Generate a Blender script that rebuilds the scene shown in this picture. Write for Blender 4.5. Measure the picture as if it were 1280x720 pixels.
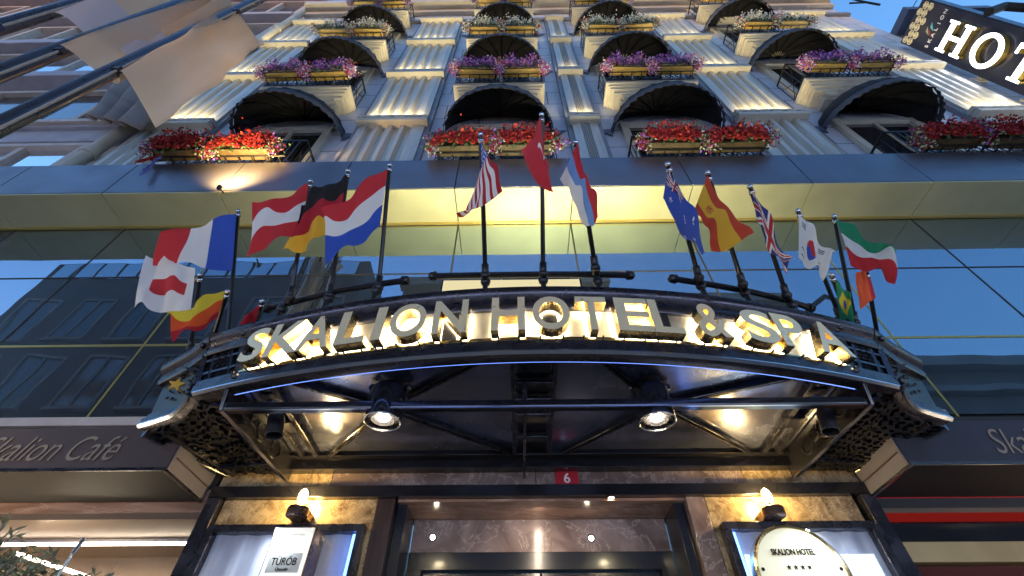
import bpy, bmesh, math, random
from math import sin, cos, pi, radians, sqrt, atan2
from mathutils import Vector, Matrix
random.seed(7)
S = bpy.context.scene
for o in list(bpy.data.objects): bpy.data.objects.remove(o)
COL = S.collection

# ---------------------------------------------------------------- camera, sky, sun, exposure
F, TH, PS, D, CZ = 565.0, radians(47.6), radians(0.9), 3.8, 1.5
cam_d = bpy.data.cameras.new('camera'); cam = bpy.data.objects.new('camera', cam_d); COL.objects.link(cam)
cam.location = (0, -D, CZ); cam.rotation_euler = (pi/2 + TH, 0, PS)
cam_d.sensor_width = 36; cam_d.lens = F/1280*36; cam_d.clip_start = 0.05; cam_d.clip_end = 2000
S.camera = cam
W = bpy.data.worlds.new("World"); S.world = W; W.use_nodes = True
nt = W.node_tree; bg = nt.nodes['Background']
sky = nt.nodes.new('ShaderNodeTexSky'); sky.sky_type = 'NISHITA'; sky.sun_disc = False
sky.sun_elevation = radians(2); sky.sun_rotation = radians(215); sky.ozone_density = 3.6; sky.air_density = 1.3
nt.links.new(sky.outputs[0], bg.inputs[0]); bg.inputs[1].default_value = 0.15
sun_d = bpy.data.lights.new('sun', 'SUN'); sun = bpy.data.objects.new('sun', sun_d); COL.objects.link(sun)
sun_d.energy = 0.05; sun_d.angle = radians(10); sun_d.color = (1, .85, .7)
sun.rotation_euler = (radians(87), 0, radians(180-215)); sun.location = (0, -30, 30)
S.view_settings.view_transform = 'Standard'; S.view_settings.look = 'None'
S.view_settings.gamma = 1; S.view_settings.exposure = 3.6
S.render.engine = 'CYCLES'

# ---------------------------------------------------------------- measuring helpers (points on real planes)
def ray(px, py):
    a = (px-640)/F; b = (360-py)/F
    d = cos(TH)-b*sin(TH); h = sin(TH)+b*cos(TH)
    return a*cos(PS)-d*sin(PS), a*sin(PS)+d*cos(PS), h
def PY(px, py, y=0.0):
    X, Y, h = ray(px, py); t = (y+D)/Y; return Vector((X*t, y, CZ+h*t))
def PZ(px, py, z):
    X, Y, h = ray(px, py); t = (z-CZ)/h; return Vector((X*t, Y*t-D, z))
def PX(px, py, x):
    X, Y, h = ray(px, py); t = x/X; return Vector((x, Y*t-D, CZ+h*t))

# ---------------------------------------------------------------- materials
def pm(name, col, rough=.5, metal=0., var=0., scale=6., bump=0., bscale=40., stretch=None, col2=None, coat=0., alpha=None, trans=None, emit=None, es=0., detail=6, spec=None, rvar=0.):
    m = bpy.data.materials.new(name); m.use_nodes = True; n = m.node_tree; b = n.nodes['Principled BSDF']
    b.inputs['Base Color'].default_value = (*col, 1); b.inputs['Roughness'].default_value = rough; b.inputs['Metallic'].default_value = metal
    if spec is not None: b.inputs['Specular IOR Level'].default_value = spec
    if coat: b.inputs['Coat Weight'].default_value = coat; b.inputs['Coat Roughness'].default_value = .1
    if emit: b.inputs['Emission Color'].default_value = (*emit, 1); b.inputs['Emission Strength'].default_value = es
    if alpha is not None: b.inputs['Alpha'].default_value = alpha
    if var or bump or rvar:
        tc = n.nodes.new('ShaderNodeTexCoord'); mp = n.nodes.new('ShaderNodeMapping')
        n.links.new(tc.outputs['Object'], mp.inputs[0])
        if stretch: mp.inputs['Scale'].default_value = stretch
    if var:
        ns = n.nodes.new('ShaderNodeTexNoise'); ns.inputs['Scale'].default_value = scale; ns.inputs['Detail'].default_value = detail
        n.links.new(mp.outputs[0], ns.inputs['Vector'])
        cr = n.nodes.new('ShaderNodeValToRGB'); cr.color_ramp.elements[0].position = .32; cr.color_ramp.elements[1].position = .68
        c2 = col2 or tuple(min(1, c*(1+var)) for c in col); c1 = tuple(c*(1-var) for c in col)
        cr.color_ramp.elements[0].color = (*c1, 1); cr.color_ramp.elements[1].color = (*c2, 1)
        n.links.new(ns.outputs[0], cr.inputs[0]); n.links.new(cr.outputs[0], b.inputs['Base Color'])
    if rvar:
        n3 = n.nodes.new('ShaderNodeTexNoise'); n3.inputs['Scale'].default_value = scale*1.7; n3.inputs['Detail'].default_value = 8
        n.links.new(mp.outputs[0], n3.inputs['Vector']); mr = n.nodes.new('ShaderNodeMapRange')
        mr.inputs[1].default_value = .3; mr.inputs[2].default_value = .7; mr.inputs[3].default_value = max(0, rough-rvar); mr.inputs[4].default_value = rough+rvar
        n.links.new(n3.outputs[0], mr.inputs[0]); n.links.new(mr.outputs[0], b.inputs['Roughness'])
    if bump:
        n2 = n.nodes.new('ShaderNodeTexNoise'); n2.inputs['Scale'].default_value = bscale; n2.inputs['Detail'].default_value = 8
        n.links.new(mp.outputs[0], n2.inputs['Vector']); bp = n.nodes.new('ShaderNodeBump')
        bp.inputs['Strength'].default_value = bump; bp.inputs['Distance'].default_value = .02
        n.links.new(n2.outputs[0], bp.inputs['Height']); n.links.new(bp.outputs[0], b.inputs['Normal'])
    if trans:   # cloth that lets some light through
        tr = n.nodes.new('ShaderNodeBsdfTranslucent'); tr.inputs[0].default_value = (*col, 1)
        mx = n.nodes.new('ShaderNodeMixShader'); mx.inputs[0].default_value = trans
        out = n.nodes['Material Output']; n.links.new(b.outputs[0], mx.inputs[1]); n.links.new(tr.outputs[0], mx.inputs[2]); n.links.new(mx.outputs[0], out.inputs[0])
    return m
def emis(name, col, s):
    m = bpy.data.materials.new(name); m.use_nodes = True; n = m.node_tree
    n.nodes.remove(n.nodes['Principled BSDF']); e = n.nodes.new('ShaderNodeEmission')
    e.inputs[0].default_value = (*col, 1); e.inputs[1].default_value = s
    n.links.new(e.outputs[0], n.nodes['Material Output'].inputs[0]); return m
def marble(name, c1, c2, vein, scale=3., rough=.18, stretch=(1, 1, 1)):
    m = bpy.data.materials.new(name); m.use_nodes = True; n = m.node_tree; b = n.nodes['Principled BSDF']; b.inputs['Roughness'].default_value = rough
    tc = n.nodes.new('ShaderNodeTexCoord'); mp = n.nodes.new('ShaderNodeMapping'); n.links.new(tc.outputs['Object'], mp.inputs[0]); mp.inputs['Scale'].default_value = stretch
    a = n.nodes.new('ShaderNodeTexNoise'); a.inputs['Scale'].default_value = scale; a.inputs['Detail'].default_value = 12; a.inputs['Distortion'].default_value = 1.2
    n.links.new(mp.outputs[0], a.inputs['Vector'])
    cr = n.nodes.new('ShaderNodeValToRGB'); cr.color_ramp.elements[0].position = .35; cr.color_ramp.elements[1].position = .65
    cr.color_ramp.elements[0].color = (*c1, 1); cr.color_ramp.elements[1].color = (*c2, 1); n.links.new(a.outputs[0], cr.inputs[0])
    v = n.nodes.new('ShaderNodeTexNoise'); v.inputs['Scale'].default_value = scale*1.1; v.inputs['Detail'].default_value = 14; v.inputs['Distortion'].default_value = .5; v.inputs['Roughness'].default_value = .68
    n.links.new(mp.outputs[0], v.inputs['Vector'])
    vr = n.nodes.new('ShaderNodeValToRGB'); e = vr.color_ramp.elements; e[0].position = .482; e[0].color = (0, 0, 0, 1); e[1].position = .5; e[1].color = (.55, .55, .55, 1)
    x = vr.color_ramp.elements.new(.516); x.color = (0, 0, 0, 1); n.links.new(v.outputs[0], vr.inputs[0])
    mx = n.nodes.new('ShaderNodeMixRGB'); n.links.new(vr.outputs[0], mx.inputs[0]); n.links.new(cr.outputs[0], mx.inputs[1]); mx.inputs[2].default_value = (*vein, 1)
    n.links.new(mx.outputs[0], b.inputs['Base Color']); return m

M = {}
M['wall'] = pm('block_wall', (.42, .42, .43), .55, var=.12, scale=1.2, bump=.15)
M['stone'] = pm('painted_stone', (.48, .45, .37), .5, var=.10, scale=3, bump=.12)
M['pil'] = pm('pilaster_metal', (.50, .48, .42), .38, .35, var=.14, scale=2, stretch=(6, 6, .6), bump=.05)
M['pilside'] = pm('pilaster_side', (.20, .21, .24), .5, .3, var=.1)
M['gold'] = pm('gold_cladding', (.47, .45, .26), .42, .5, var=.08, scale=2, bump=.03, rvar=.05)
M['fascia'] = pm('fascia_cladding', (.135, .135, .165), .34, .75, var=.1, scale=1.5, rvar=.06)
M['joint'] = pm('joint', (.02, .02, .02), .8)
M['goldtrim'] = pm('gold_trim', (.55, .42, .13), .35, .8)
M['fabric'] = pm('awning_fabric', (.055, .06, .08), .75, var=.25, scale=5, bump=.3, bscale=20)
M['dome'] = pm('dome_fabric_shaded', (.014, .014, .018), .85, var=.3, scale=5, bump=.3, bscale=20)  # awning cloth darkened for the shade inside the dome
M['navy'] = pm('navy_plate', (.05, .07, .13), .5)
M['iron'] = pm('black_iron', (.012, .012, .015), .35, .3, var=.3, scale=10, bump=.15, spec=.6)
M['blackgloss'] = pm('black_gloss', (.010, .010, .013), .16, .0, coat=.5, rvar=.08, scale=4)
M['steel'] = pm('dark_steel', (.06, .06, .075), .28, .8, rvar=.1, scale=6)
M['chrome'] = pm('bright_steel', (.55, .56, .6), .2, 1.)
M['brass'] = pm('brass', (.72, .56, .28), .22, 1., rvar=.1, scale=12)
M['band'] = pm('sign_band_metal', (.42, .39, .33), .42, .7, var=.25, scale=5, stretch=(2, 2, 1), bump=.2, bscale=6, rvar=.12)
M['soffit'] = pm('soffit_metal', (.24, .27, .40), .22, .85, var=.5, scale=1.6, bump=.25, bscale=3, rvar=.1)
m = M['soffit']; n = m.node_tree; b_ = n.nodes['Principled BSDF']; tr = n.nodes.new('ShaderNodeBsdfTransparent'); tr.inputs[0].default_value = (.75, .82, .95, 1)
ns = n.nodes.new('ShaderNodeTexNoise'); ns.inputs['Scale'].default_value = .9; ns.inputs['Detail'].default_value = 3; mr = n.nodes.new('ShaderNodeMapRange')
tcx = n.nodes.new('ShaderNodeTexCoord'); n.links.new(tcx.outputs['Object'], ns.inputs['Vector']); n.links.new(ns.outputs[0], mr.inputs[0])
mr.inputs[1].default_value = .42; mr.inputs[2].default_value = .72; mr.inputs[3].default_value = .0; mr.inputs[4].default_value = .12
mx = n.nodes.new('ShaderNodeMixShader'); n.links.new(mr.outputs[0], mx.inputs[0]); n.links.new(b_.outputs[0], mx.inputs[1]); n.links.new(tr.outputs[0], mx.inputs[2]); n.links.new(mx.outputs[0], n.nodes['Material Output'].inputs[0])
M['lettergrey'] = pm('letter_face', (.88, .72, .42), .36, .4, rvar=.1)
M['marble'] = marble('brown_marble', (.12, .075, .055), (.26, .18, .14), (.50, .42, .34), 3.2)
M['marble_grey'] = marble('grey_brown_marble', (.13, .09, .075), (.27, .20, .17), (.50, .42, .36), 3.0)
M['marble_str'] = marble('streaked_marble', (.20, .11, .07), (.36, .21, .14), (.55, .40, .30), 2.2, stretch=(.5, 2, 3))
M['gilt'] = marble('gold_marble', (.13, .085, .04), (.36, .27, .15), (.66, .56, .38), 8)
M['darkwood'] = pm('dark_wood', (.035, .022, .02), .3, var=.3, scale=4, stretch=(8, 8, 1))
M['doorframe'] = pm('door_frame', (.012, .014, .018), .25, coat=.3)
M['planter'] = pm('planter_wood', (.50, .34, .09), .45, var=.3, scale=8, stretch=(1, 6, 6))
M['planter_dim'] = pm('planter_wood_dimmed', (.07, .05, .025), .5, var=.3, scale=8)  # same planter wood, darkened to dim the over-lit lowest row
M['green'] = pm('leaf_green', (.05, .11, .035), .6)
M['dgreen'] = pm('leaf_dark', (.045, .075, .03), .55, var=.3)
M['red'] = pm('red_petals', (.20, .004, .012), .6, var=.35, scale=30)
M['orange'] = pm('orange_petals', (.55, .05, .02), .6)
M['pink'] = pm('pink_petals', (.70, .22, .45), .6)
M['purple'] = pm('purple_petals', (.24, .09, .48), .6, var=.3, scale=30)
M['lilac'] = pm('lilac_petals', (.50, .36, .72), .6)
M['white'] = pm('white_petals', (.78, .78, .74), .6)
M['sage'] = pm('sage_petals', (.36, .38, .30), .6)
M['bluep'] = pm('blue_petals', (.12, .17, .55), .6)
M['awnbrown'] = pm('cafe_awning_fabric', (.060, .036, .030), .5, var=.15, scale=3); M['awnnavy'] = pm('cafe_awning_navy', (.022, .020, .030), .5, var=.15, scale=3)
M['awngrey'] = pm('cafe_awning_side', (.11, .11, .14), .5, var=.08, scale=3)
M['lettering'] = pm('cafe_lettering', (.22, .18, .13), .6)
M['ceil'] = pm('recess_ceiling', (.16, .11, .075), .35, .3, var=.15, scale=1)
M['blackm'] = pm('matt_black', (.008, .008, .009), .6)
M['sred'] = pm('red_panel', (.45, .03, .03), .3)
M['numred'] = pm('number_plate_red', (.38, .012, .02), .35)
M['paint_w'] = pm('white_paint', (.75, .72, .68), .5)
M['cream'] = pm('cream_enamel', (.86, .82, .58), .3, var=.05)
M['ink'] = pm('ink', (.02, .016, .012), .9, spec=0.)
M['faintink'] = pm('faint_ink', (.55, .52, .40), .5)
M['bronze'] = pm('bronze', (.16, .10, .07), .3, .8, rvar=.1)
M['curtain'] = pm('case_lining', (.50, .52, .60), .6, var=.18, scale=2.2, stretch=(6, 6, .4))
M['silver'] = pm('silver_plate', (.50, .48, .42), .35, .8, var=.2)
M['poleblack'] = pm('pole_black', (.012, .012, .014), .3, .4)
M['polegrey'] = pm('flagpole_metal', (.10, .105, .13), .3, .7, rvar=.08, scale=3)
M['polestone'] = pm('pale_cord', (.35, .30, .24), .7)
M['signnavy'] = pm('blade_sign_navy', (.018, .018, .035), .3, coat=.4, var=.1)
M['pavement'] = pm('pavement', (.20, .19, .18), .8, var=.2, scale=3, bump=.3)
M['asphalt'] = pm('asphalt', (.05, .05, .052), .85, var=.2, scale=8, bump=.4)
M['render_grey'] = pm('opposite_render', (.10, .10, .105), .8, var=.2, scale=.6)
M['render_dark'] = pm('opposite_dark', (.035, .034, .034), .7, var=.3, scale=.5)
M['render_pale'] = pm('opposite_pale', (.22, .21, .20), .8, var=.15, scale=.6)
M['oppglass'] = pm('opposite_window_glass', (.02, .025, .03), .06, coat=.3)
M['nstone'] = pm('neighbour_stone', (.46, .41, .36), .65, var=.18, scale=1.5, bump=.25)
M['nframe'] = pm('neighbour_frame', (.50, .42, .36), .5, var=.1)
M['nmauve'] = pm('neighbour_band', (.38, .36, .40), .6, var=.12, scale=2)
M['nglass'] = pm('neighbour_glass', (.75, .8, .85), .03, 1.)
M['winglass'] = pm('window_glass', (.02, .022, .028), .05, coat=.5)
M['leafo'] = pm('olive_leaf', (.15, .17, .085), .5, var=.4, scale=20)
M['bark'] = pm('bark', (.10, .07, .05), .8)

# coated street-facing glass: strong mirror with a dark body
g = bpy.data.materials.new('coated_glass'); g.use_nodes = True; n = g.node_tree; b = n.nodes['Principled BSDF']
b.inputs['Base Color'].default_value = (.015, .018, .02, 1); b.inputs['Roughness'].default_value = .35
gl = n.nodes.new('ShaderNodeBsdfGlossy'); gl.inputs['Color'].default_value = (.60, .80, 1.0, 1); gl.inputs['Roughness'].default_value = .004
tc = n.nodes.new('ShaderNodeTexCoord'); ns = n.nodes.new('ShaderNodeTexNoise'); ns.inputs['Scale'].default_value = 1.1; ns.inputs['Detail'].default_value = 1
bp = n.nodes.new('ShaderNodeBump'); bp.inputs['Strength'].default_value = .08; bp.inputs['Distance'].default_value = .03
n.links.new(tc.outputs['Object'], ns.inputs['Vector']); n.links.new(ns.outputs[0], bp.inputs['Height']); n.links.new(bp.outputs[0], gl.inputs['Normal'])
mx = n.nodes.new('ShaderNodeMixShader'); mx.inputs[0].default_value = .37
n.links.new(b.outputs[0], mx.inputs[1]); n.links.new(gl.outputs[0], mx.inputs[2]); n.links.new(mx.outputs[0], n.nodes['Material Output'].inputs[0]); M['glass'] = g

# coursed block wall
m = M['wall']; n = m.node_tree; b = n.nodes['Principled BSDF']
tc = n.nodes.new('ShaderNodeTexCoord'); sp = n.nodes.new('ShaderNodeSeparateXYZ'); cb = n.nodes.new('ShaderNodeCombineXYZ')
n.links.new(tc.outputs['Object'], sp.inputs[0]); n.links.new(sp.outputs[0], cb.inputs[0]); n.links.new(sp.outputs[2], cb.inputs[1])
br = n.nodes.new('ShaderNodeTexBrick'); br.inputs['Scale'].default_value = 1; br.inputs['Brick Width'].default_value = 1.5; br.inputs['Row Height'].default_value = .735; br.inputs['Mortar Size'].default_value = .012
br.inputs['Color1'].default_value = (.50, .53, .60, 1); br.inputs['Color2'].default_value = (.43, .46, .53, 1); br.inputs['Mortar'].default_value = (.06, .06, .07, 1)
n.links.new(cb.outputs[0], br.inputs['Vector'])
old = b.inputs['Base Color'].links[0].from_socket; mr = n.nodes.new('ShaderNodeMixRGB'); mr.blend_type = 'MULTIPLY'; mr.inputs[0].default_value = 1
sc = n.nodes.new('ShaderNodeMixRGB'); sc.blend_type = 'ADD'; sc.inputs[0].default_value = 1; n.links.new(old, sc.inputs[1]); sc.inputs[2].default_value = (.55, .55, .55, 1)
n.links.new(sc.outputs[0], mr.inputs[1]); n.links.new(br.outputs[0], mr.inputs[2]); n.links.new(mr.outputs[0], b.inputs['Base Color'])

E_ = {}
E_['warm'] = emis('lit_warm', (1, .72, .30), 30)
E_['halo'] = emis('letter_led', (1, .86, .56), 3.6)
E_['spot'] = emis('spot_led', (1, .82, .5), 40)
E_['bulb'] = emis('lit_bulb', (1, .66, .22), 25)
E_['strip'] = emis('lit_strip', (1, .84, .60), 2.4)
E_['white'] = emis('lit_letter_white', (.93, .95, 1), .9)
E_['case'] = emis('lit_case', (.70, .84, 1), .15)
E_['plaque'] = emis('lit_plaque', (1, .93, .72), 1)
E_['pin'] = emis('pin_light', (1, .86, .6), 4)
E_['edgeled'] = emis('edge_led', (.16, .30, 1), .2)
E_['box'] = emis('roof_box_light', (1, .86, .5), .07)
E_['redneon'] = emis('red_lit_panel', (1, .05, .04), .014)
E_['blueled'] = emis('blue_led', (.10, .28, 1), .8)
E_['skyblue'] = emis('roof_light', (.35, .55, .9), .25)
E_['shopglow'] = emis('added_street_glow', (.6, .7, 1), .5)

# ---------------------------------------------------------------- mesh helpers
class MB:
    def __init__(s): s.v = []; s.f = []; s.m = []; s.mats = []
    def mi(s, m):
        if m is None: return 0
        if m not in s.mats: s.mats.append(m)
        return s.mats.index(m)
    def add(s, vs, fs, m=None):
        k = len(s.v); s.v += [tuple(v) for v in vs]; i = s.mi(m)
        for f in fs: s.f.append(tuple(k+a for a in f)); s.m.append(i)
    def box(s, x0, x1, y0, y1, z0, z1, m=None, T=None):
        vs = [Vector(p) for p in ((x0,y0,z0),(x1,y0,z0),(x1,y1,z0),(x0,y1,z0),(x0,y0,z1),(x1,y0,z1),(x1,y1,z1),(x0,y1,z1))]
        if T: vs = [T @ v for v in vs]
        s.add(vs, [(0,3,2,1),(4,5,6,7),(0,1,5,4),(1,2,6,5),(2,3,7,6),(3,0,4,7)], m)
    def bar(s, a, b, w, h, m=None, up=Vector((0,0,1))):
        a = Vector(a); b = Vector(b); d = (b-a); L = d.length; d.normalize()
        sx = d.cross(up); 
        if sx.length < 1e-4: sx = d.cross(Vector((0,1,0)))
        sx.normalize(); u = sx.cross(d); vs = []
        for p in (a, b):
            for i, j in ((-1,-1),(1,-1),(1,1),(-1,1)): vs.append(p+sx*i*w/2+u*j*h/2)
        s.add(vs, [(0,1,2,3),(7,6,5,4),(0,4,5,1),(1,5,6,2),(2,6,7,3),(3,7,4,0)], m)
    def tube(s, pts, r, m=None, n=8, r2=None, cap=True):
        pts = [Vector(p) for p in pts]; N = len(pts); vs = []
        up = Vector((0,0,1)); prev = None
        for i, p in enumerate(pts):
            d = (pts[min(i+1,N-1)]-pts[max(i-1,0)]).normalized()
            if prev is None:
                a = d.cross(up) if abs(d.dot(up)) < .95 else d.cross(Vector((0,1,0)))
            else: a = prev - d*prev.dot(d)
            a.normalize(); prev = a; c = d.cross(a)
            rr = r if r2 is None else r+(r2-r)*i/(N-1)
            for k in range(n): t = 2*pi*k/n; vs.append(p+a*cos(t)*rr+c*sin(t)*rr)
        fs = [(i*n+k, i*n+(k+1)%n, (i+1)*n+(k+1)%n, (i+1)*n+k) for i in range(N-1) for k in range(n)]
        if cap: fs += [tuple(range(n-1,-1,-1)), tuple((N-1)*n+k for k in range(n))]
        s.add(vs, fs, m)
    def ball(s, c, r, m=None, n=10, sc=(1,1,1)):
        vs = []; fs = []; R = n//2
        for i in range(R+1):
            for k in range(n): a = pi*i/R; t = 2*pi*k/n; vs.append((c[0]+r*sc[0]*sin(a)*cos(t), c[1]+r*sc[1]*sin(a)*sin(t), c[2]+r*sc[2]*cos(a)))
        for i in range(R):
            for k in range(n): fs.append((i*n+k, (i+1)*n+k, (i+1)*n+(k+1)%n, i*n+(k+1)%n))
        s.add(vs, fs, m)
    def lathe(s, prof, T, m=None, n=20, cap=True):
        vs = [T @ Vector((r*cos(2*pi*k/n), r*sin(2*pi*k/n), z)) for r, z in prof for k in range(n)]; N = len(prof)
        fs = [(i*n+k, i*n+(k+1)%n, (i+1)*n+(k+1)%n, (i+1)*n+k) for i in range(N-1) for k in range(n)]
        if cap: fs += [tuple(range(n-1,-1,-1)), tuple((N-1)*n+k for k in range(n))]
        s.add(vs, fs, m)
    def grid(s, fn, nu, nv, m=None, mf=None):
        k = len(s.v)
        for i in range(nu+1):
            for j in range(nv+1): s.v.append(tuple(fn(i/nu, j/nv)))
        for i in range(nu):
            for j in range(nv):
                s.f.append((k+i*(nv+1)+j, k+(i+1)*(nv+1)+j, k+(i+1)*(nv+1)+j+1, k+i*(nv+1)+j+1))
                s.m.append(s.mi(mf((i+.5)/nu, (j+.5)/nv) if mf else m))
    def prism(s, pts, d, m=None):    # polygon pts (3D) extruded by vector d
        pts = [Vector(p) for p in pts]; d = Vector(d); n = len(pts)
        s.add(pts+[p+d for p in pts], [tuple(range(n)), tuple(range(2*n-1, n-1, -1))]+[(i, i+n, (i+1)%n+n, (i+1)%n) for i in range(n)], m)
    def sweep(s, path, prof, m=None):  # path of (point, outward), prof list of (out, z)
        n = len(prof); vs = []
        for p, o in path:
            for a, z in prof: vs.append(Vector(p)+Vector(o)*a+Vector((0,0,z)))
        N = len(path); fs = [(i*n+k, i*n+(k+1)%n, (i+1)*n+(k+1)%n, (i+1)*n+k) for i in range(N-1) for k in range(n)]
        fs += [tuple(range(n-1,-1,-1)), tuple((N-1)*n+k for k in range(n))]; s.add(vs, fs, m)
    def build(s, name, mat=None, parent=None, smooth=False, bevel=0, solid=0, normals=True):
        me = bpy.data.meshes.new(name); me.from_pydata(s.v, [], s.f)
        ms = list(s.mats)
        if ms:
            for x in ms: me.materials.append(x)
            me.polygons.foreach_set('material_index', s.m)
        elif mat: me.materials.append(mat)
        if mat and ms: pass
        if normals:
            bm = bmesh.new(); bm.from_mesh(me); bmesh.ops.recalc_face_normals(bm, faces=bm.faces); bm.to_mesh(me); bm.free()
        if smooth:
            me.polygons.foreach_set('use_smooth', [True]*len(me.polygons))
        me.update(); o = bpy.data.objects.new(name, me); COL.objects.link(o)
        if parent: put(o, parent)
        if bevel: b = o.modifiers.new('bevel', 'BEVEL'); b.width = bevel; b.segments = 2; b.limit_method = 'ANGLE'
        if solid: b = o.modifiers.new('solid', 'SOLIDIFY'); b.thickness = solid
        if smooth == 'auto':
            try: me.set_sharp_from_angle(angle=radians(35))
            except Exception: pass
        return o
def put(o, parent):     # parent a world-placed mesh under its thing (things are only translated)
    o.parent = parent
    w = Vector((0,0,0)); p = parent
    while p: w += Vector(p.location); p = p.parent
    o.location = Vector(o.location) - w
def thing(name, loc, label, cat, group=None):
    o = bpy.data.objects.new(name, None); COL.objects.link(o); o.location = loc; o.empty_display_size = .1
    return tag(o, label, cat, group)
def tag(o, label, cat, group=None):
    o['label'] = label; o['category'] = cat
    if group: o['group'] = group
    return o
def struct(o): o['kind'] = 'structure'; return o
def copy_tree(root, loc, label):
    r = root.copy(); COL.objects.link(r); r.location = loc; r['label'] = label
    for c in list(root.children):
        d = c.copy(); COL.objects.link(d); d.parent = r
        for g in list(c.children): e = g.copy(); COL.objects.link(e); e.parent = d
    return r
_tc = {}
def text_mesh(t, depth=.1, offset=0., shear=0.):
    k = (t, depth, offset, shear)
    if k in _tc: return _tc[k]
    cu = bpy.data.curves.new('t', 'FONT'); cu.body = t; cu.extrude = depth/2; cu.offset = offset; cu.shear = shear; cu.size = 1; cu.resolution_u = 6
    o = bpy.data.objects.new('t', cu); COL.objects.link(o); dg = bpy.context.evaluated_depsgraph_get(); dg.update()
    me = bpy.data.meshes.new_from_object(o.evaluated_get(dg)); vs = [tuple(v.co) for v in me.vertices]; fs = [tuple(p.vertices) for p in me.polygons]
    bpy.data.objects.remove(o); bpy.data.meshes.remove(me); bpy.data.curves.remove(cu)
    _tc[k] = (vs, fs); return _tc[k]
def add_text(mb, t, org, right, up, w=None, h=None, depth=.01, offset=0., shear=0., m=None, front=None):
    """text centred on org; right/up unit vectors; scaled to width w and/or height h"""
    vs, fs = text_mesh(t, 1., offset, shear)
    xs = [v[0] for v in vs]; ys = [v[1] for v in vs]; cx = (min(xs)+max(xs))/2; cy = (min(ys)+max(ys))/2
    wx = max(xs)-min(xs); wy = max(ys)-min(ys)
    sx = w/wx if w else None; sy = h/wy if h else None; sx = sx or sy; sy = sy or sx
    R = Vector(right).normalized(); U = Vector(up).normalized(); N = R.cross(U); org = Vector(org)
    out = [org+R*(v[0]-cx)*sx+U*(v[1]-cy)*sy+N*v[2]*depth for v in vs]
    if front is None: mb.add(out, fs, m)
    else:
        k = len(mb.v); mb.v += [tuple(p) for p in out]; a = mb.mi(m); c = mb.mi(front)
        for f in fs: mb.f.append(tuple(k+i for i in f)); mb.m.append(c if all(vs[i][2] > .4 for i in f) else a)
def star(mb, c, R, U, r, d, m=None):
    R = Vector(R); U = Vector(U); N = R.cross(U).normalized(); c = Vector(c)
    pts = [c+(R*cos(pi/2+pi*i/5)+U*sin(pi/2+pi*i/5))*(r if i % 2 == 0 else r*.42) for i in range(10)]
    mb.prism(pts, N*d, m)
def area(name, loc, direction, sx, sy, power, col, parent=None, spread=None):
    l = bpy.data.lights.new(name, 'AREA'); l.shape = 'RECTANGLE'; l.size = sx; l.size_y = sy; l.energy = power; l.color = col
    if spread: l.spread = spread
    o = bpy.data.objects.new(name, l); COL.objects.link(o); o.location = loc
    o.rotation_euler = Vector(direction).to_track_quat('-Z', 'X').to_euler()
    if parent: put(o, parent)
    return o
def spot(name, loc, direction, power, col, angle=70, r=.03, parent=None, blend=.6):
    l = bpy.data.lights.new(name, 'SPOT'); l.energy = power; l.color = col; l.spot_size = radians(angle); l.spot_blend = blend; l.shadow_soft_size = r
    o = bpy.data.objects.new(name, l); COL.objects.link(o); o.location = loc
    o.rotation_euler = Vector(direction).to_track_quat('-Z', 'Y').to_euler()
    if parent: put(o, parent)
    return o

# ================================================================ ground
mb = MB(); mb.add([(-300,-300,-.12),(300,-300,-.12),(300,300,-.12),(-300,300,-.12)], [(0,1,2,3)]); struct(mb.build('road', M['asphalt']))
mb = MB(); mb.box(-60, 60, -5.2, 1.2, -.2, 0); struct(mb.build('pavement', M['pavement'], bevel=.02))
mb = MB(); mb.box(-60, 60, -14, -11.2, -.2, 0); struct(mb.build('far_pavement', M['pavement']))

# ================================================================ opposite side of the street (seen mirrored in the glass)
def opposite(x0, x1, y, h, mat, lab, nrow, ncol, cornice=True, roof_light=False, z0=4.2, depth=9):
    t = thing('building', ((x0+x1)/2, y, 0), lab, 'building', 'buildings across the street')
    mb = MB(); mb.box(x0, x1, y-depth, y, -.15, h); mb.build('wall', mat, t)
    if cornice:
        mb = MB(); mb.box(x0-.1, x1+.1, y+.002, y+.5, h-.55, h-.05); mb.box(x0-.1, x1+.1, y+.002, y+.3, h-1.6, h-1.35); mb.build('cornice', M['render_pale'], t)
    w = (x1-x0)/ncol; hh = (h-z0-1.9)/nrow
    for r in range(nrow):
        for c in range(ncol):
            cx = x0+w*(c+.5); zb = z0+hh*r
            m1 = MB(); a, bb = cx-w*.27, cx+w*.27; q = zb+hh*.72
            m1.box(a-.09, a, y+.002, y+.09, zb, q+.1); m1.box(bb, bb+.09, y+.002, y+.09, zb, q+.1); m1.box(a, bb, y+.002, y+.09, q, q+.1); m1.box(a-.15, bb+.15, y+.002, y+.2, zb-.12, zb)
            m1.box(cx-.03, cx+.03, y+.03, y+.08, zb, q)
            wn = m1.build('window', M['render_pale'], t)
            m2 = MB(); m2.box(a, cx-.03, y+.004, y+.02, zb, q); m2.box(cx+.03, bb, y+.004, y+.02, zb, q); m2.build('pane', M['oppglass'], wn)
    # shopfront: unseen glowing panes added for cool reflections under the canopy
    m3 = MB()
    for c in range(max(2, ncol//2)):
        ww = (x1-x0)/max(2, ncol//2); m3.box(x0+ww*c+.3, x0+ww*(c+1)-.3, y+.01, y+.03, .5, 3.0)
    m3.build('added_shop_glow', E_['shopglow'], t)
    if roof_light:
        m4 = MB(); nn = 14
        for i in range(nn):
            a = x0+.4+(x1-x0-.8)*i/nn; m4.box(a, a+(x1-x0-.8)/nn-.15, y+.01, y+.05, h-1.25, h-.1)
        m4.build('roof_light', M['oppglass2'], t)
    return t
M['oppglass2'] = pm('opposite_skylight', (.75, .8, .85), .15, .9)
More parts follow.
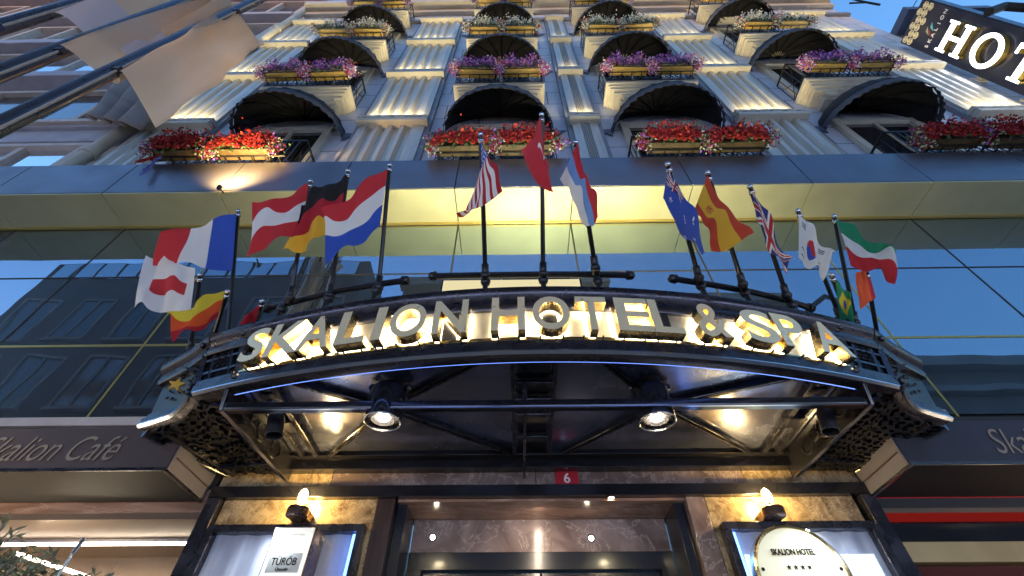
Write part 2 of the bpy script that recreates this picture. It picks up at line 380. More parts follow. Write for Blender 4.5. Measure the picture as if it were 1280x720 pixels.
opposite(-24.5, -7.8, -11.3, 20.3, M['render_dark'], 'dark tall building across the street with glazed attic, mirrored at left of glass', 4, 6, False, True)
opposite(-5.6, 4.4, -11.3, 18.4, M['render_grey'], 'grey cornice building across the street mirrored behind the centre flags', 4, 5)
opposite(4.4, 12.6, -11.3, 17.0, M['render_pale'], 'paler building across the street mirrored between the flag poles right of centre', 4, 4)
opposite(12.8, 30, -11.3, 13.2, M['render_grey'], 'low grey building across the street mirrored at the far right of the glass', 3, 7)
opposite(-7.7, -5.7, -12.5, 12.0, M['render_dark'], 'narrow dark infill building across the street left of the cornice building', 3, 1, False)

# ================================================================ the hotel
H = thing('hotel_building', (0, 0, 0), 'hotel facade with fluted lit pilasters, gold fascia and mirrored glass front', 'building')
XC = .17
ROOF = 21.3
XL, XR = -7.75, 11.66
mb = MB(); mb.box(XL, XR, .0, 8, 7.9, ROOF)
mb.build('upper_wall', M['wall'], H)
mb = MB(); mb.box(XL, XR, -.16, -.002, 20.55, 20.9); mb.box(XL, XR, -.42, -.002, 20.9, 21.35); mb.build('cornice', M['stone'], H, bevel=.02)
mb = MB(); mb.box(XL, XR, -.10, -.002, 19.42, 19.62); mb.box(XL, XR, -.05, -.002, 19.62, 19.72); mb.build('string_course', M['pilside'], H)  # dark tone stands in for the shadow band along this course

# fascia: vertical cladding and gold soffit, panel by panel
MOD = 1.65; VX = [-.85+MOD*i for i in range(-8, 9)]
FY, FZ0, FZ1 = -.60, 7.08, 7.93
for a, c in zip(VX[:-1], VX[1:]):
    mb = MB(); mb.box(a+.006, c-.006, FY, FY+.03, FZ0+.012, FZ1); mb.box(a+.006, c-.006, FY+.031, .0, FZ1-.03, FZ1-.002); mb.build('fascia_panel', M['fascia'], H, bevel=.004)
    mb = MB(); mb.box(a+.006, c-.006, FY+.004, -.05, FZ0-.02, FZ0+.008); mb.build('soffit_panel', M['gold'], H, bevel=.003)
mb = MB(); mb.box(VX[0], VX[-1], FY+.04, -.004, FZ0+.02, FZ1-.04); mb.build('fascia_core', M['joint'], H)
mb = MB(); mb.box(VX[0], VX[-1], -.049, -.02, FZ0-.045, FZ0+.005); mb.build('soffit_trim', M['goldtrim'], H)

# mirrored glazing
rows = [(3.83, 4.76), (4.79, 5.93), (5.95, 7.04)]
for a, c in zip(VX[:-1], VX[1:]):
    for z0, z1 in rows:
        mb = MB(); mb.box(a+.012, c-.012, -.012, .0, z0, z1); mb.build('glass_pane', M['glass'], H)
for i, a in enumerate(VX):
    mb = MB(); mb.box(a-.011, a+.011, -.016, .02, 3.8, 7.05)
    mb.build('mullion', M['goldtrim'] if abs(a+4.15) < .1 or abs(a-4.1) < .1 else M['joint'], H)
mb = MB(); mb.box(VX[0], VX[-1], -.018, .02, 4.761, 4.789); mb.build('transom', M['goldtrim'], H)
mb = MB(); mb.box(VX[0], VX[-1], -.018, .02, 5.931, 5.949); mb.build('transom', M['joint'], H)
mb = MB(); mb.box(VX[0], VX[-1], .03, .5, 3.4, 7.05); mb.build('glazing_backing', M['blackm'], H)
for a, c in ((-4.9, -3.3), (3.05, 3.95)):
    mb = MB(); mb.box(a, c, -.09, -.02, 3.74, 3.83); mb.build('glazing_sill', M['nframe'], H, bevel=.006)

# pilasters with ledges and uplights
LZ = [7.72, 10.62, 13.58, 16.52, 19.3]
def pilaster(cx, w, last):
    hw = w/2; prof = [(-hw, 0)]
    prof = [(-hw, -.002), (-hw, -.13), (-hw+.10, -.15), (-hw+.14, -.15)]
    nr = 4 if w > 1 else 5; a = -hw+.16; bb = hw-.16; st = (bb-a)/nr
    dep = .085 if w > 1 else .05
    for i in range(nr):
        x = a+st*i; prof += [(x, -.15), (x+st*.16, -.15+dep), (x+st*.52, -.15+dep), (x+st*.68, -.15)]
    prof += [(hw-.14, -.15), (hw-.10, -.15), (hw, -.13), (hw, -.002)]
    p = MB(); p.prism([(cx+x, y, 7.2) for x, y in prof], (0, 0, last-7.2))
    po = p.build('pilaster', M['pil'], H)
    # dark side returns
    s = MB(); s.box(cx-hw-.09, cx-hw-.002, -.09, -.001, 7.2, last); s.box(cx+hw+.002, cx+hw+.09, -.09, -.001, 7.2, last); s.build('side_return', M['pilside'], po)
    for z in LZ:
        if z > last+.2: continue
        l = MB(); e = .06
        l.box(cx-hw-e, cx+hw+e, -.26, -.002, z-.24, z-.12); l.box(cx-hw-e+.02, cx+hw+e-.02, -.215, -.003, z-.12, z-.06); l.box(cx-hw-e, cx+hw+e, -.25, -.002, z-.06, z+.03)
        l.build('ledge', M['stone'], po, bevel=.008)
        u = MB(); u.box(cx-hw+.05, cx+hw-.05, -.218, -.2155, z-.115, z-.065); 
        k = int(w/.3)+1
        for i in range(k): x = cx-hw+.1+(w-.2)*i/max(1, k-1); u.box(x-.035, x+.035, -.262, -.22, z-.11, z-.075)
        u.build('clip', M['pilside'], po)
        if z < last-.5:
            area('uplight', (cx, -.222, z+.06), (0, .12, 1), .04, w*.8, 2.4*w*UPL, (1, .80, .42), po, spread=radians(125))
UPL = 1.0
for cx, w in ((-6.85, 1.32), (-2.46, 1.32), (1.39, .5), (5.12, 1.28), (9.85, 1.3)): pilaster(cx, w, 19.36)

# corner pipe on the left
mb = MB(); mb.tube([(-7.80, -.16, 7.0), (-7.80, -.16, 21)], .11, n=12)
for z in (9.2, 12.2, 15.2, 18.2): mb.tube([(-7.80, -.16, z), (-7.80, -.16, z+.16)], .135, n=12)
dp = mb.build('drainpipe', M['stone'], H, smooth='auto')

# windows, balcony slabs, railings
COLX = [-4.5, -.33, 2.93, 7.15]; ROWZ = [7.62, 11.32, 15.0, 18.66]; SW = .975
def window(cx, zs):
    w = MB(); z0 = zs+.32; z1 = zs+2.72; a = .68
    w.box(cx-a-.14, cx-a, -.09, -.001, z0, z1+.16); w.box(cx+a, cx+a+.14, -.09, -.001, z0, z1+.16); w.box(cx-a, cx+a, -.09, -.001, z1, z1+.16)
    w.box(cx-.035, cx+.035, -.06, -.001, z0, z1)
    wo = w.build('window', M['stone'], H, bevel=.006)
    p = MB(); p.box(cx-a, cx-.035, -.03, -.002, z0, z1); p.box(cx+.035, cx+a, -.03, -.002, z0, z1); p.build('pane', M['winglass'], wo)
    s = MB(); F0 = -.52
    s.box(cx-SW, cx+SW, F0, -.002, zs+.20, zs+.31); s.box(cx-SW+.05, cx+SW-.05, F0+.05, -.003, zs+.15, zs+.2); s.box(cx-SW+.09, cx+SW-.09, F0+.09, -.002, zs+.08, zs+.15)
    s.box(cx-SW+.15, cx+SW-.15, F0+.15, -.003, zs, zs+.08)
    s.box(cx-SW+.28, cx+SW-.28, -.26, -.002, zs-.22, zs)
    so = s.build('balcony_slab', M['stone'], H, bevel=.008)
    for sx in (-1, 1):
        c = MB(); c.box(cx+sx*.52-.12, cx+sx*.52+.12, -.33, -.27, zs-.16, zs-.001); c.box(cx+sx*.52-.15, cx+sx*.52+.15, -.35, -.265, zs-.05, zs-.004); c.build('corbel', M['stone'], so)
    r = MB(); zb = zs+.36; zt = zs+1.28; Yf = -.50; X = SW-.03
    for z in (zb, zt): r.bar((cx-X, Yf, z), (cx+X, Yf, z), .03, .03); r.bar((cx-X, Yf, z), (cx-X, -.02, z), .03, .03); r.bar((cx+X, Yf, z), (cx+X, -.02, z), .03, .03)
    n_ = 17
    for i in range(n_+1):
        x = cx-X+2*X*i/n_; r.bar((x, Yf, zb), (x, Yf, zt), .014, .014)
        if i < n_:
            x2 = x+2*X/n_; r.bar((x, Yf, zb+.02), (x2, Yf, zb+.26), .012, .012); r.bar((x2, Yf, zb+.02), (x, Yf, zb+.26), .012, .012)
    for sx in (-X, X):
        for i in range(5): y = -.02-(.48)*i/4; r.bar((cx+sx, y, zb), (cx+sx, y, zt), .014, .014)
        r.bar((cx+sx, -.02, zb), (cx+sx, Yf, zt-.3), .012, .012); r.bar((cx+sx, -.02, zt-.3), (cx+sx, Yf, zb), .012, .012)
    # floor grille under the boxes
    for i in range(9): r.bar((cx-X+2*X*(i+.5)/9, Yf-.16, zb+.05), (cx-X+2*X*(i+.5)/9, Yf, zb+.05), .02, .012)
    r.bar((cx-X, Yf-.16, zb+.05), (cx+X, Yf-.16, zb+.05), .02, .02)
    r.build('railing', M['iron'], H)
for zs in ROWZ:
    for cx in COLX: window(cx, zs)

# ---- ground floor of the hotel
def part(name, boxes, mat, bevel=.004):
    mb = MB()
    for bx in boxes: mb.box(*bx)
    return mb.build(name, mat, H, bevel=bevel)
GX0, GX1 = -2.55, 2.85
part('marble_band', [(-1.6, .14, -.002, .4, 3.18, 3.46)], M['marble_grey'], .002); part('marble_band', [(.145, 1.9, -.002, .4, 3.18, 3.46)], M['marble_grey'], .002)
part('marble_band', [(GX0, -1.605, -.004, .4, 3.18, 3.46)], M['gilt'], .002); part('marble_band', [(1.905, GX1, -.004, .4, 3.18, 3.46)], M['gilt'], .002)
part('black_lintel', [(GX0-.02, GX1+.02, -.055, .38, 3.085, 3.178)], M['blackgloss'])
part('marble_pier', [(-2.44, -1.17, -.006, .38, .0, 3.083)], M['gilt'], .003)
part('marble_pier', [(1.52, 2.72, -.006, .38, .0, 3.083)], M['gilt'], .003)
part('wood_jamb', [(-1.165, -1.02, -.02, .38, .0, 3.083)], M['darkwood'])
part('wood_jamb', [(-1.01, -.93, .05, .40, .0, 3.083)], M['doorframe'])
part('marble_jamb', [(1.36, 1.51, -.02, .38, .0, 3.083)], M['marble_grey'])
part('black_jamb', [(1.27, 1.35, .05, .40, .0, 3.083)], M['doorframe'])
part('recess_soffit', [(-1.0, 1.36, -.0, .5, 3.0601, 3.083)], M['marble_str'], .002)
part('marble_transom', [(-.925, 1.265, .38, .55, 2.80, 3.059)], M['marble_grey'], .002)
part('frame_head', [(-.925, 1.265, .36, .55, 2.665, 2.798), (-.925, -.80, .34, .55, 0, 2.664), (1.14, 1.265, .34, .55, 0, 2.664)], M['doorframe'])
for x0, x1 in ((-.795, .165), (.175, 1.135)):
    dr = MB(); dr.box(x0, x1, .40, .44, .05, .35); dr.box(x0, x1, .40, .44, 2.52, 2.655); dr.box(x0, x0+.1, .40, .44, .351, 2.519); dr.box(x1-.1, x1, .40, .44, .351, 2.519)
    do = dr.build('door', M['doorframe'], H, bevel=.004)
    gp = MB(); gp.box(x0+.1, x1-.1, .415, .425, .35, 2.52); gp.build('door_glass', M['winglass'], do)
    hd = MB(); xx = x1-.05 if x0 < 0 else x0+.05; hd.tube([(xx, .34, .9), (xx, .34, 1.6)], .015); hd.build('handle', M['brass'], do)
    arc = MB()
    for c in (x0+.28, x1-.28):
        arc.tube([(c+.15*cos(pi*i/12), .405, 2.30+.17*sin(pi*i/12)) for i in range(13)], .009, n=6)
        arc.tube([(c+.10*cos(pi*i/12), .405, 2.30+.11*sin(pi*i/12)) for i in range(13)], .006, n=6)
    arc.build('arch_ornament', M['brass'], do)
# small recessed lights
for i, (p, lab) in enumerate(((PZ(765, 617, 3.084), 'small recessed downlight in the black lintel below the number plate'),
        (PY(541, 672, .378), 'small bright light on the marble above the left door leaf'), (PY(739, 673, .378), 'small bright light on the marble above the right door leaf'))):
    mb = MB(); 
    T = Matrix.Translation(p) @ (Matrix.Rotation(pi, 4, 'X') if i == 0 else Matrix.Rotation(pi/2, 4, 'X'))
    if i == 0: p = Vector((p.x, -.02, 3.083)); T = Matrix.Translation(p) @ Matrix.Rotation(pi, 4, 'X')
    t = thing('downlight', p, lab, 'downlight')
    mb.lathe([(.034, 0), (.034, .008), (.022, .008), (.022, .003)], T, n=16); mb.build('rim', M['chrome'], t)
    mb = MB(); mb.lathe([(.001, .004), (.02, .004), (.02, .006), (.001, .006)], T, n=14); mb.build('lens', E_['pin'], t)
area('door_glow', (.17, .1, 3.05), (0, .5, -1), 2.0, .06, 1.6, (1, .8, .6), H)

# side bays below the café awnings
def bay(x0, x1, side):
    mb = MB(); mb.box(x0, x1, -.01, .3, 2.985, 3.17); mb.build('marble_lintel', M['marble_str'] if side < 0 else M['blackm'], H, bevel=.003)
    mb = MB(); mb.box(x0, x1, -.02, .3, 3.172, 3.79); mb.build('dark_soffit_wall', M['blackm'], H)
    mb = MB(); mb.box(x0, x1, -.008, .9, 2.935, 2.984); mb.build('bay_ceiling', M['ceil'], H)
    mb = MB(); mb.box(x0, x1, .9, 1.0, 0, 2.984); mb.build('bay_back_wall', M['ceil'], H)
bay(-12, -2.57, -1); bay(2.87, 12, 1)
mb = MB(); mb.box(2.87, 12, -.014, -.0105, 3.06, 3.10); mb.build('red_panel', M['sred'], H)
mb = MB(); mb.box(2.87, 12, -.02, -.012, PY(1150, 652, -.02).z, PY(1150, 641, -.02).z); mb.build('red_panel', E_['redneon'], H)
mb = MB(); mb.box(2.9, 12, -.004, .1, 2.60, 2.74); mb.build('brass_rail', pm('satin_gold', (.42, .31, .14), .45, .4, var=.25, scale=1.5, stretch=(1, 1, .2)), H, bevel=.004)
mb = MB(); mb.box(2.9, 12, .0, .1, 2.741, 2.934); mb.build('dark_panel', M['blackgloss'], H)
mb = MB(); mb.bar((2.9, .05, 2.25), (6.0, .05, 2.52), .06, .04); mb.build('diagonal_rail', M['planter'], H)
mb = MB(); mb.box(2.9, 12, .06, .1, 1.0, 2.59); mb.build('dark_red_glazing', pm('dark_red_glass', (.10, .025, .02), .15), H)
# frames at the case edges
for x in (-2.56, 2.76):
    mb = MB(); mb.box(x, x+.11, -.06, .3, 0, 3.08); mb.build('corner_post', M['steel'], H, bevel=.005)
# strip lights in the left bay
a = PZ(0, 681, 2.90); c = PZ(253, 684, 2.90)
t = thing('strip_light', ((a+c)/2), 'long straight warm light strip under the left café ceiling', 'light strip')
mb = MB(); mb.box(-7, -2.66, a.y-.034, a.y+.034, 2.905, 2.93); mb.build('housing', M['chrome'], t)
mb = MB(); mb.box(-7, -2.66, a.y-.030, a.y+.030, 2.898, 2.904); mb.build('diffuser', E_['strip'], t)
p1 = PY(22, 692, .25); p2 = PY(112, 722, .25)
t = thing('strip_light', ((p1+p2)/2), 'slanting warm light strip behind the bush at the lower left', 'light strip')
mb = MB(); mb.bar(p1+Vector((0, .01, 0)), p2+Vector((0, .01, 0)), .03, .03); mb.build('housing', M['chrome'], t)
mb = MB(); mb.bar(p1-Vector((0, .012, 0)), p2-Vector((0, .012, 0)), .01, .022); mb.build('diffuser', E_['strip'], t)
area('bay_fill', (-4.8, -.34, 2.0), (0, .35, 1), 4, .08, 5, (1, .78, .5), H); area('bay_fill', (5.2, -.34, 2.0), (0, .35, 1), 4, .08, 2.5, (1, .8, .55), H)  # unseen fill lamps added to brighten both bays, no fixtures
area('bay_glow', (-4.6, .5, 2.8), (0, -.1, -1), 3.5, .1, 5, (1, .8, .5), H)

# ================================================================ dome awnings
def awning_proto():
    t = thing('dome_awning', (0, 0, 0), '', 'awning', 'dome awnings over the hotel windows')
    A, B, Ch = 1.08, .92, .86; NR = 13
    def fn(u, v):
        ph = pi*u; th = v*pi/2
        pl = 1-.028*abs(sin(ph*NR/1))*cos(th)
        x = A*cos(ph)*cos(th)*pl; y = -B*sin(ph)*cos(th)*pl; z = Ch*sin(th)*(.97+.03*abs(sin(ph*NR)))
        return (x, y-.004, z)
    mb = MB(); mb.grid(fn, 78, 14); mb.build('canopy_fabric', M['dome'], t, smooth=True, solid=.008, normals=False)
    mb = MB()
    def fv(u, v):
        ph = pi*u; dr = .135+.022*abs(sin(ph*NR)); x = (A+.012)*cos(ph); y = -(B+.012)*sin(ph)
        k = 1+.015*sin(ph*41+v*3)*v
        return (x*k, y*k-.004, .015-dr*v)
    mb.grid(fv, 130, 4); mb.build('valance', M['fabric'], t, smooth=True, solid=.006, normals=False)
    for k in range(1, 8):
        ph = pi*k/8; mb = MB(); mb.tube([(A*cos(ph)*cos(th)*.955, -B*sin(ph)*cos(th)*.955, Ch*sin(th)*.955) for th in [pi/2*i/10 for i in range(11)]], .011, n=6)
        mb.build('rib', M['iron'], t, smooth=True)
    mb = MB(); mb.tube([((A-.03)*cos(pi*i/24), -(B-.03)*sin(pi*i/24), -.01) for i in range(25)], .013, n=6); mb.build('hoop', M['iron'], t, smooth=True)
    for sx in (-1, 1):
        mb = MB(); mb.prism([(sx*(A+.0), -.02, .06), (sx*(A+.26), -.02, .04), (sx*(A+.02), -.02, -.26)], (0, -.02, 0)); mb.build('wall_plate', M['navy'], t)
    return t
aw = awning_proto(); first = True
rown = ['lowest', 'second', 'third', 'topmost']; flc = ['red', 'purple', 'white', 'mixed']
coln = ['left column', 'middle column', 'column right of the middle', 'right-hand column']
AWX = [-4.5, -.33, 3.0, 7.15]
for r in range(4):
    for c in range(4):
        if r == 3: z = ROWZ[r]+2.5
        else: z = 10.22+3.72*r
        if z > 20.5: z = ROWZ[r]+1.75
        if r == 3: continue
        lab = 'black dome awning over the %s flowers, %s of windows' % (flc[r], coln[c])
        if first: aw.location = (AWX[c], 0, z); aw['label'] = lab; first = False
        else: copy_tree(aw, (AWX[c], 0, z), lab)

# ================================================================ flower boxes
def blossoms(mb, pos, mats, size, k=2):
    for p in pos:
        m = random.choice(mats); s = size*random.uniform(.7, 1.35)
        for _ in range(k):
            a = Vector((random.uniform(-1,1), random.uniform(-1,1), random.uniform(-1,1))).normalized(); bq = a.cross(Vector((random.uniform(-1,1), random.uniform(-1,1), random.uniform(-1,1)))).normalized()
            n_ = a.cross(bq); P = Vector(p)
            mb.add([P-a*s, P-bq*s*.6+n_*s*.2, P+a*s, P+bq*s*.6+n_*s*.2], [(0,1,2,3)], m)
def flower_proto(kind, seed):
    random.seed(seed)
    t = thing('flower_box', (0, 0, 0), '', 'flower box', 'flower boxes on the hotel balconies')
    mb = MB(); w, d, h = .39, .09, .165
    mb.box(-w, w, -d, d, 0, h); bo = mb.build('box', M['planter'] if kind != 'red' else M['planter_dim'], t, bevel=.006)
    mb = MB()
    for z in (-.012, h-.01): 
        mb.box(-w-.015, w+.015, -d-.015, -d-.002, z, z+.022); mb.box(-w-.015, -w-.002, -d, d, z, z+.022); mb.box(w+.002, w+.015, -d, d, z, z+.022)
    for x in (-w+.05, w-.06): mb.box(x, x+.014, -d-.014, -d-.003, .01, h-.012)
    mb.build('holder', M['iron'], t)
    main = {'red': ['red', 'red', 'red', 'red', 'red', 'orange'], 'purple': ['purple', 'purple', 'lilac', 'pink'], 'white': ['white', 'white', 'white', 'sage'], 'mix': ['red', 'lilac', 'white', 'orange']}[kind]
    sec = {'red': ['red', 'red', 'sage', 'sage', 'purple', 'green'], 'purple': ['pink', 'white', 'lilac', 'orange'], 'white': ['sage', 'white', 'green', 'orange'], 'mix': ['purple', 'sage', 'lilac', 'green']}[kind]
    fm = MB(); pos = []; lob = 7
    for i in range(lob):   # mounds along the top
        cx = -w+2*w*(i+.5)/lob+random.uniform(-.03, .03); cz = h+.06+random.uniform(-.01, .06); cy = -.05+random.uniform(-.08, .04); r = random.uniform(.07, .11)
        for _ in range(110): pos.append((cx+random.gauss(0, r*.7), cy+random.gauss(0, r*.8)-.04, cz+random.gauss(0, r*.75)))
    if kind == 'red':
        for i in range(15):  # hanging spikes
            cx = -w+2*w*(i+.5)/15+random.uniform(-.03, .03); L = random.uniform(.16, .34); lean = random.uniform(-.05, .1)
            for _ in range(95): q = random.random(); pos.append((cx+lean*q+random.gauss(0, .034*(1.2-q)), -d-.09+random.gauss(0, .03*(1.2-q)), h+.04-q*L))
    blossoms(fm, pos, [M[k] for k in main], .024)
    pos = []
    for sx in (-1, 1):     # trailing ends
        if True:
            L = random.uniform(.30, .50)
            for _ in range(260): q = random.random(); pos.append((sx*(w+.05+.05*sin(q*3))+random.gauss(0, .06), -d+random.gauss(0, .06), h+.08-q*L))
    for _ in range(60): pos.append((random.uniform(-w, w), random.uniform(-d, d)-.04, h+random.uniform(0, .14)))
    blossoms(fm, pos, [M[k] for k in sec]+[M[main[0]]], .021)
    fm.build('flowers', None, t, normals=False)
    lm = MB(); pos = [(random.gauss(0, w*.55), random.gauss(-.03, .08), h+abs(random.gauss(.02, .06))) for _ in range(200 if kind == 'red' else 60)]
    pos += [(random.gauss(0, w*.7), -d-.05+random.gauss(0, .03), h-random.uniform(-.02, .22)) for _ in range(120 if kind == 'red' else 50)]
    blossoms(lm, pos, [M['green'], M['dgreen']], .032, 1); lm.build('leaves', None, t, normals=False)
    return t
protos = {}
for r, kind in enumerate(['red', 'purple', 'white', 'mix']):
    protos[r] = [flower_proto(kind, 10*r+s) for s in range(2)]
used = set(); random.seed(3)
for r in range(4):
    for c in range(4):
        for k in range(2):
            dx = (-.48, .50)[k]
            if (r, c) == (0, 0): dx = (-.72, .28)[k]
            loc = (COLX[c]+dx, -.66, ROWZ[r]+.46)
            lab = '%s flowers in gold planter, %s of pair, %s row, %s' % (flc[r], ('left', 'right')[k], rown[r], coln[c])
            pr = protos[r][(c+k) % 2]
            if id(pr) in used: o = copy_tree(pr, loc, lab)
            else: pr.location = loc; pr['label'] = lab; used.add(id(pr)); o = pr
            o.rotation_euler.z = random.uniform(-.04, .04)
# stray blue sprig over the fascia
p0 = PY(195, 205, -.66); random.seed(5); mb = MB()
q1 = PY(172, 202, -.68); q2 = PY(200, 195, -.66); q3 = PY(177, 218, -.70)
pos = [q1.lerp(q2, random.random())+Vector((random.gauss(0, .02), 0, random.gauss(0, .02))) for _ in range(220)]
blossoms(mb, pos, [M['red'], M['orange']], .022)
pos = [q2.lerp(q3, random.random())+Vector((random.gauss(0, .018), 0, random.gauss(0, .018))) for _ in range(130)]
blossoms(mb, pos, [M['bluep']], .02)
tag(mb.build('flower_spray', None, None, normals=False), 'loose red and blue flower spray hanging over the fascia edge', 'flowers')

# ================================================================ entrance canopy
WASH = (4, 6, 8)
C_ = thing('entrance_canopy', (XC, 0, 3.3), 'bowed black and brass entrance canopy with backlit hotel name', 'canopy')
def arc_y(dx): return -1.57+.072*dx*dx
def arcpt(dx, z=0, off=0):
    s = .144*dx; n_ = Vector((s, -1, 0)).normalized(); p = Vector((XC+dx, arc_y(dx), z)); return p+n_*off, n_
def arc_path(d0, d1, z, n=48): return [arcpt(d0+(d1-d0)*i/n, z) for i in range(n+1)]
def flare_path(z, s, p0, p1, bulge=.20, n=12):   # concave flare from p0 to p1 in plan
    out = []
    for i in range(n+1):
        t = i/n; a = Vector(p0).lerp(Vector(p1), t); dirn = (Vector(p1)-Vector(p0)).normalized(); nn = Vector((-dirn.y, dirn.x)) 
        if nn.y > 0: nn = -nn
        a = a-nn*bulge*sin(pi*t); out.append((Vector((XC+s*a.x, a.y, z)), Vector((s*nn.x, nn.y, 0)).normalized()))
    return out
ZB, ZT = 3.30, 3.865
def flare_plan(pix, z, first):     # plan curve of a swept corner, measured once on the left side and mirrored for the right
    pts = [Vector((XC-PZ(px, py, z).x, PZ(px, py, z).y)) for px, py in pix]; pts[0] = Vector(first)
    P = [pts[0]*2-pts[1]]+pts+[pts[-1]*2-pts[-2]]; out = []
    for k in range(25):
        t = k/24*(len(pts)-1); i = min(int(t), len(pts)-2); f = t-i; a, b_, c, d = P[i:i+4]
        out.append(.5*((2*b_)+(c-a)*f+(2*a-5*b_+4*c-d)*f*f+(3*b_-a-3*c+d)*f**3))
    return out
FLOW = flare_plan([(246,492),(240,505),(226,518),(205,526),(181,533)], ZB+.03, (2.42, arc_y(2.42)))
FTOP = flare_plan([(271,424),(262,436),(244,449),(211,467)], ZT-.03, (2.54, arc_y(2.54)))
def flare(s, z, plan):
    out = []
    for i, p in enumerate(plan):
        d = (plan[min(i+1, 24)]-plan[max(i-1, 0)]).normalized(); n_ = Vector((d.y, -d.x)); n_ = n_ if n_.y < 0 else -n_
        out.append((Vector((XC+s*p.x, p.y, z)), Vector((s*n_.x, n_.y, 0))))
    return out
# rails
low = [(-.05, 0), (.02, 0), (.05, .02), (.05, .07), (.03, .08), (.03, .115), (-.05, .115)]
upp = [(-.06, -.16), (.02, -.16), (.035, -.13), (.03, -.08), (.06, -.05), (.075, -.02), (.075, .01), (.05, .03), (-.06, .03)]
mb = MB(); mb.sweep(arc_path(-2.42, 2.42, ZB), low); mb.build('lower_rail', M['steel'], C_, smooth='auto')
mb = MB(); mb.sweep(arc_path(-2.54, 2.54, ZT), upp); mb.build('upper_rail', M['steel'], C_, smooth='auto')
mb = MB(); mb.sweep(arc_path(-2.40, 2.40, ZB), [(.035, -.004), (.052, .012), (.052, .02), (.03, .004)]); mb.build('edge_strip', M['chrome'], C_, smooth='auto')
mb = MB(); mb.sweep(arc_path(-2.12, 2.12, ZB), [(-.03, .115), (-.004, .115), (-.004, .50), (-.03, .50)]); mb.build('sign_band', M['band'], C_, smooth='auto')
mb = MB(); mb.sweep(arc_path(-2.12, 2.12, ZB), [(-.004, .135), (.02, .135), (.02, .15), (-.004, .15)]); mb.build('band_bead', M['brass'], C_)
mb = MB(); mb.sweep(arc_path(-2.30, 2.30, ZB), [(-.070, .012), (-.060, .012), (-.060, .018), (-.070, .018)]); mb.build('led_strip', E_['edgeled'], C_)
# band seams
for dx in (-.62, .05, .82):
    mb = MB(); p, n_ = arcpt(dx, ZB+.12, .001); mb.box(p.x-.05, p.x+.05, p.y-.012, p.y, ZB+.14, ZB+.41); mb.build('band_seam', M['steel'], C_)
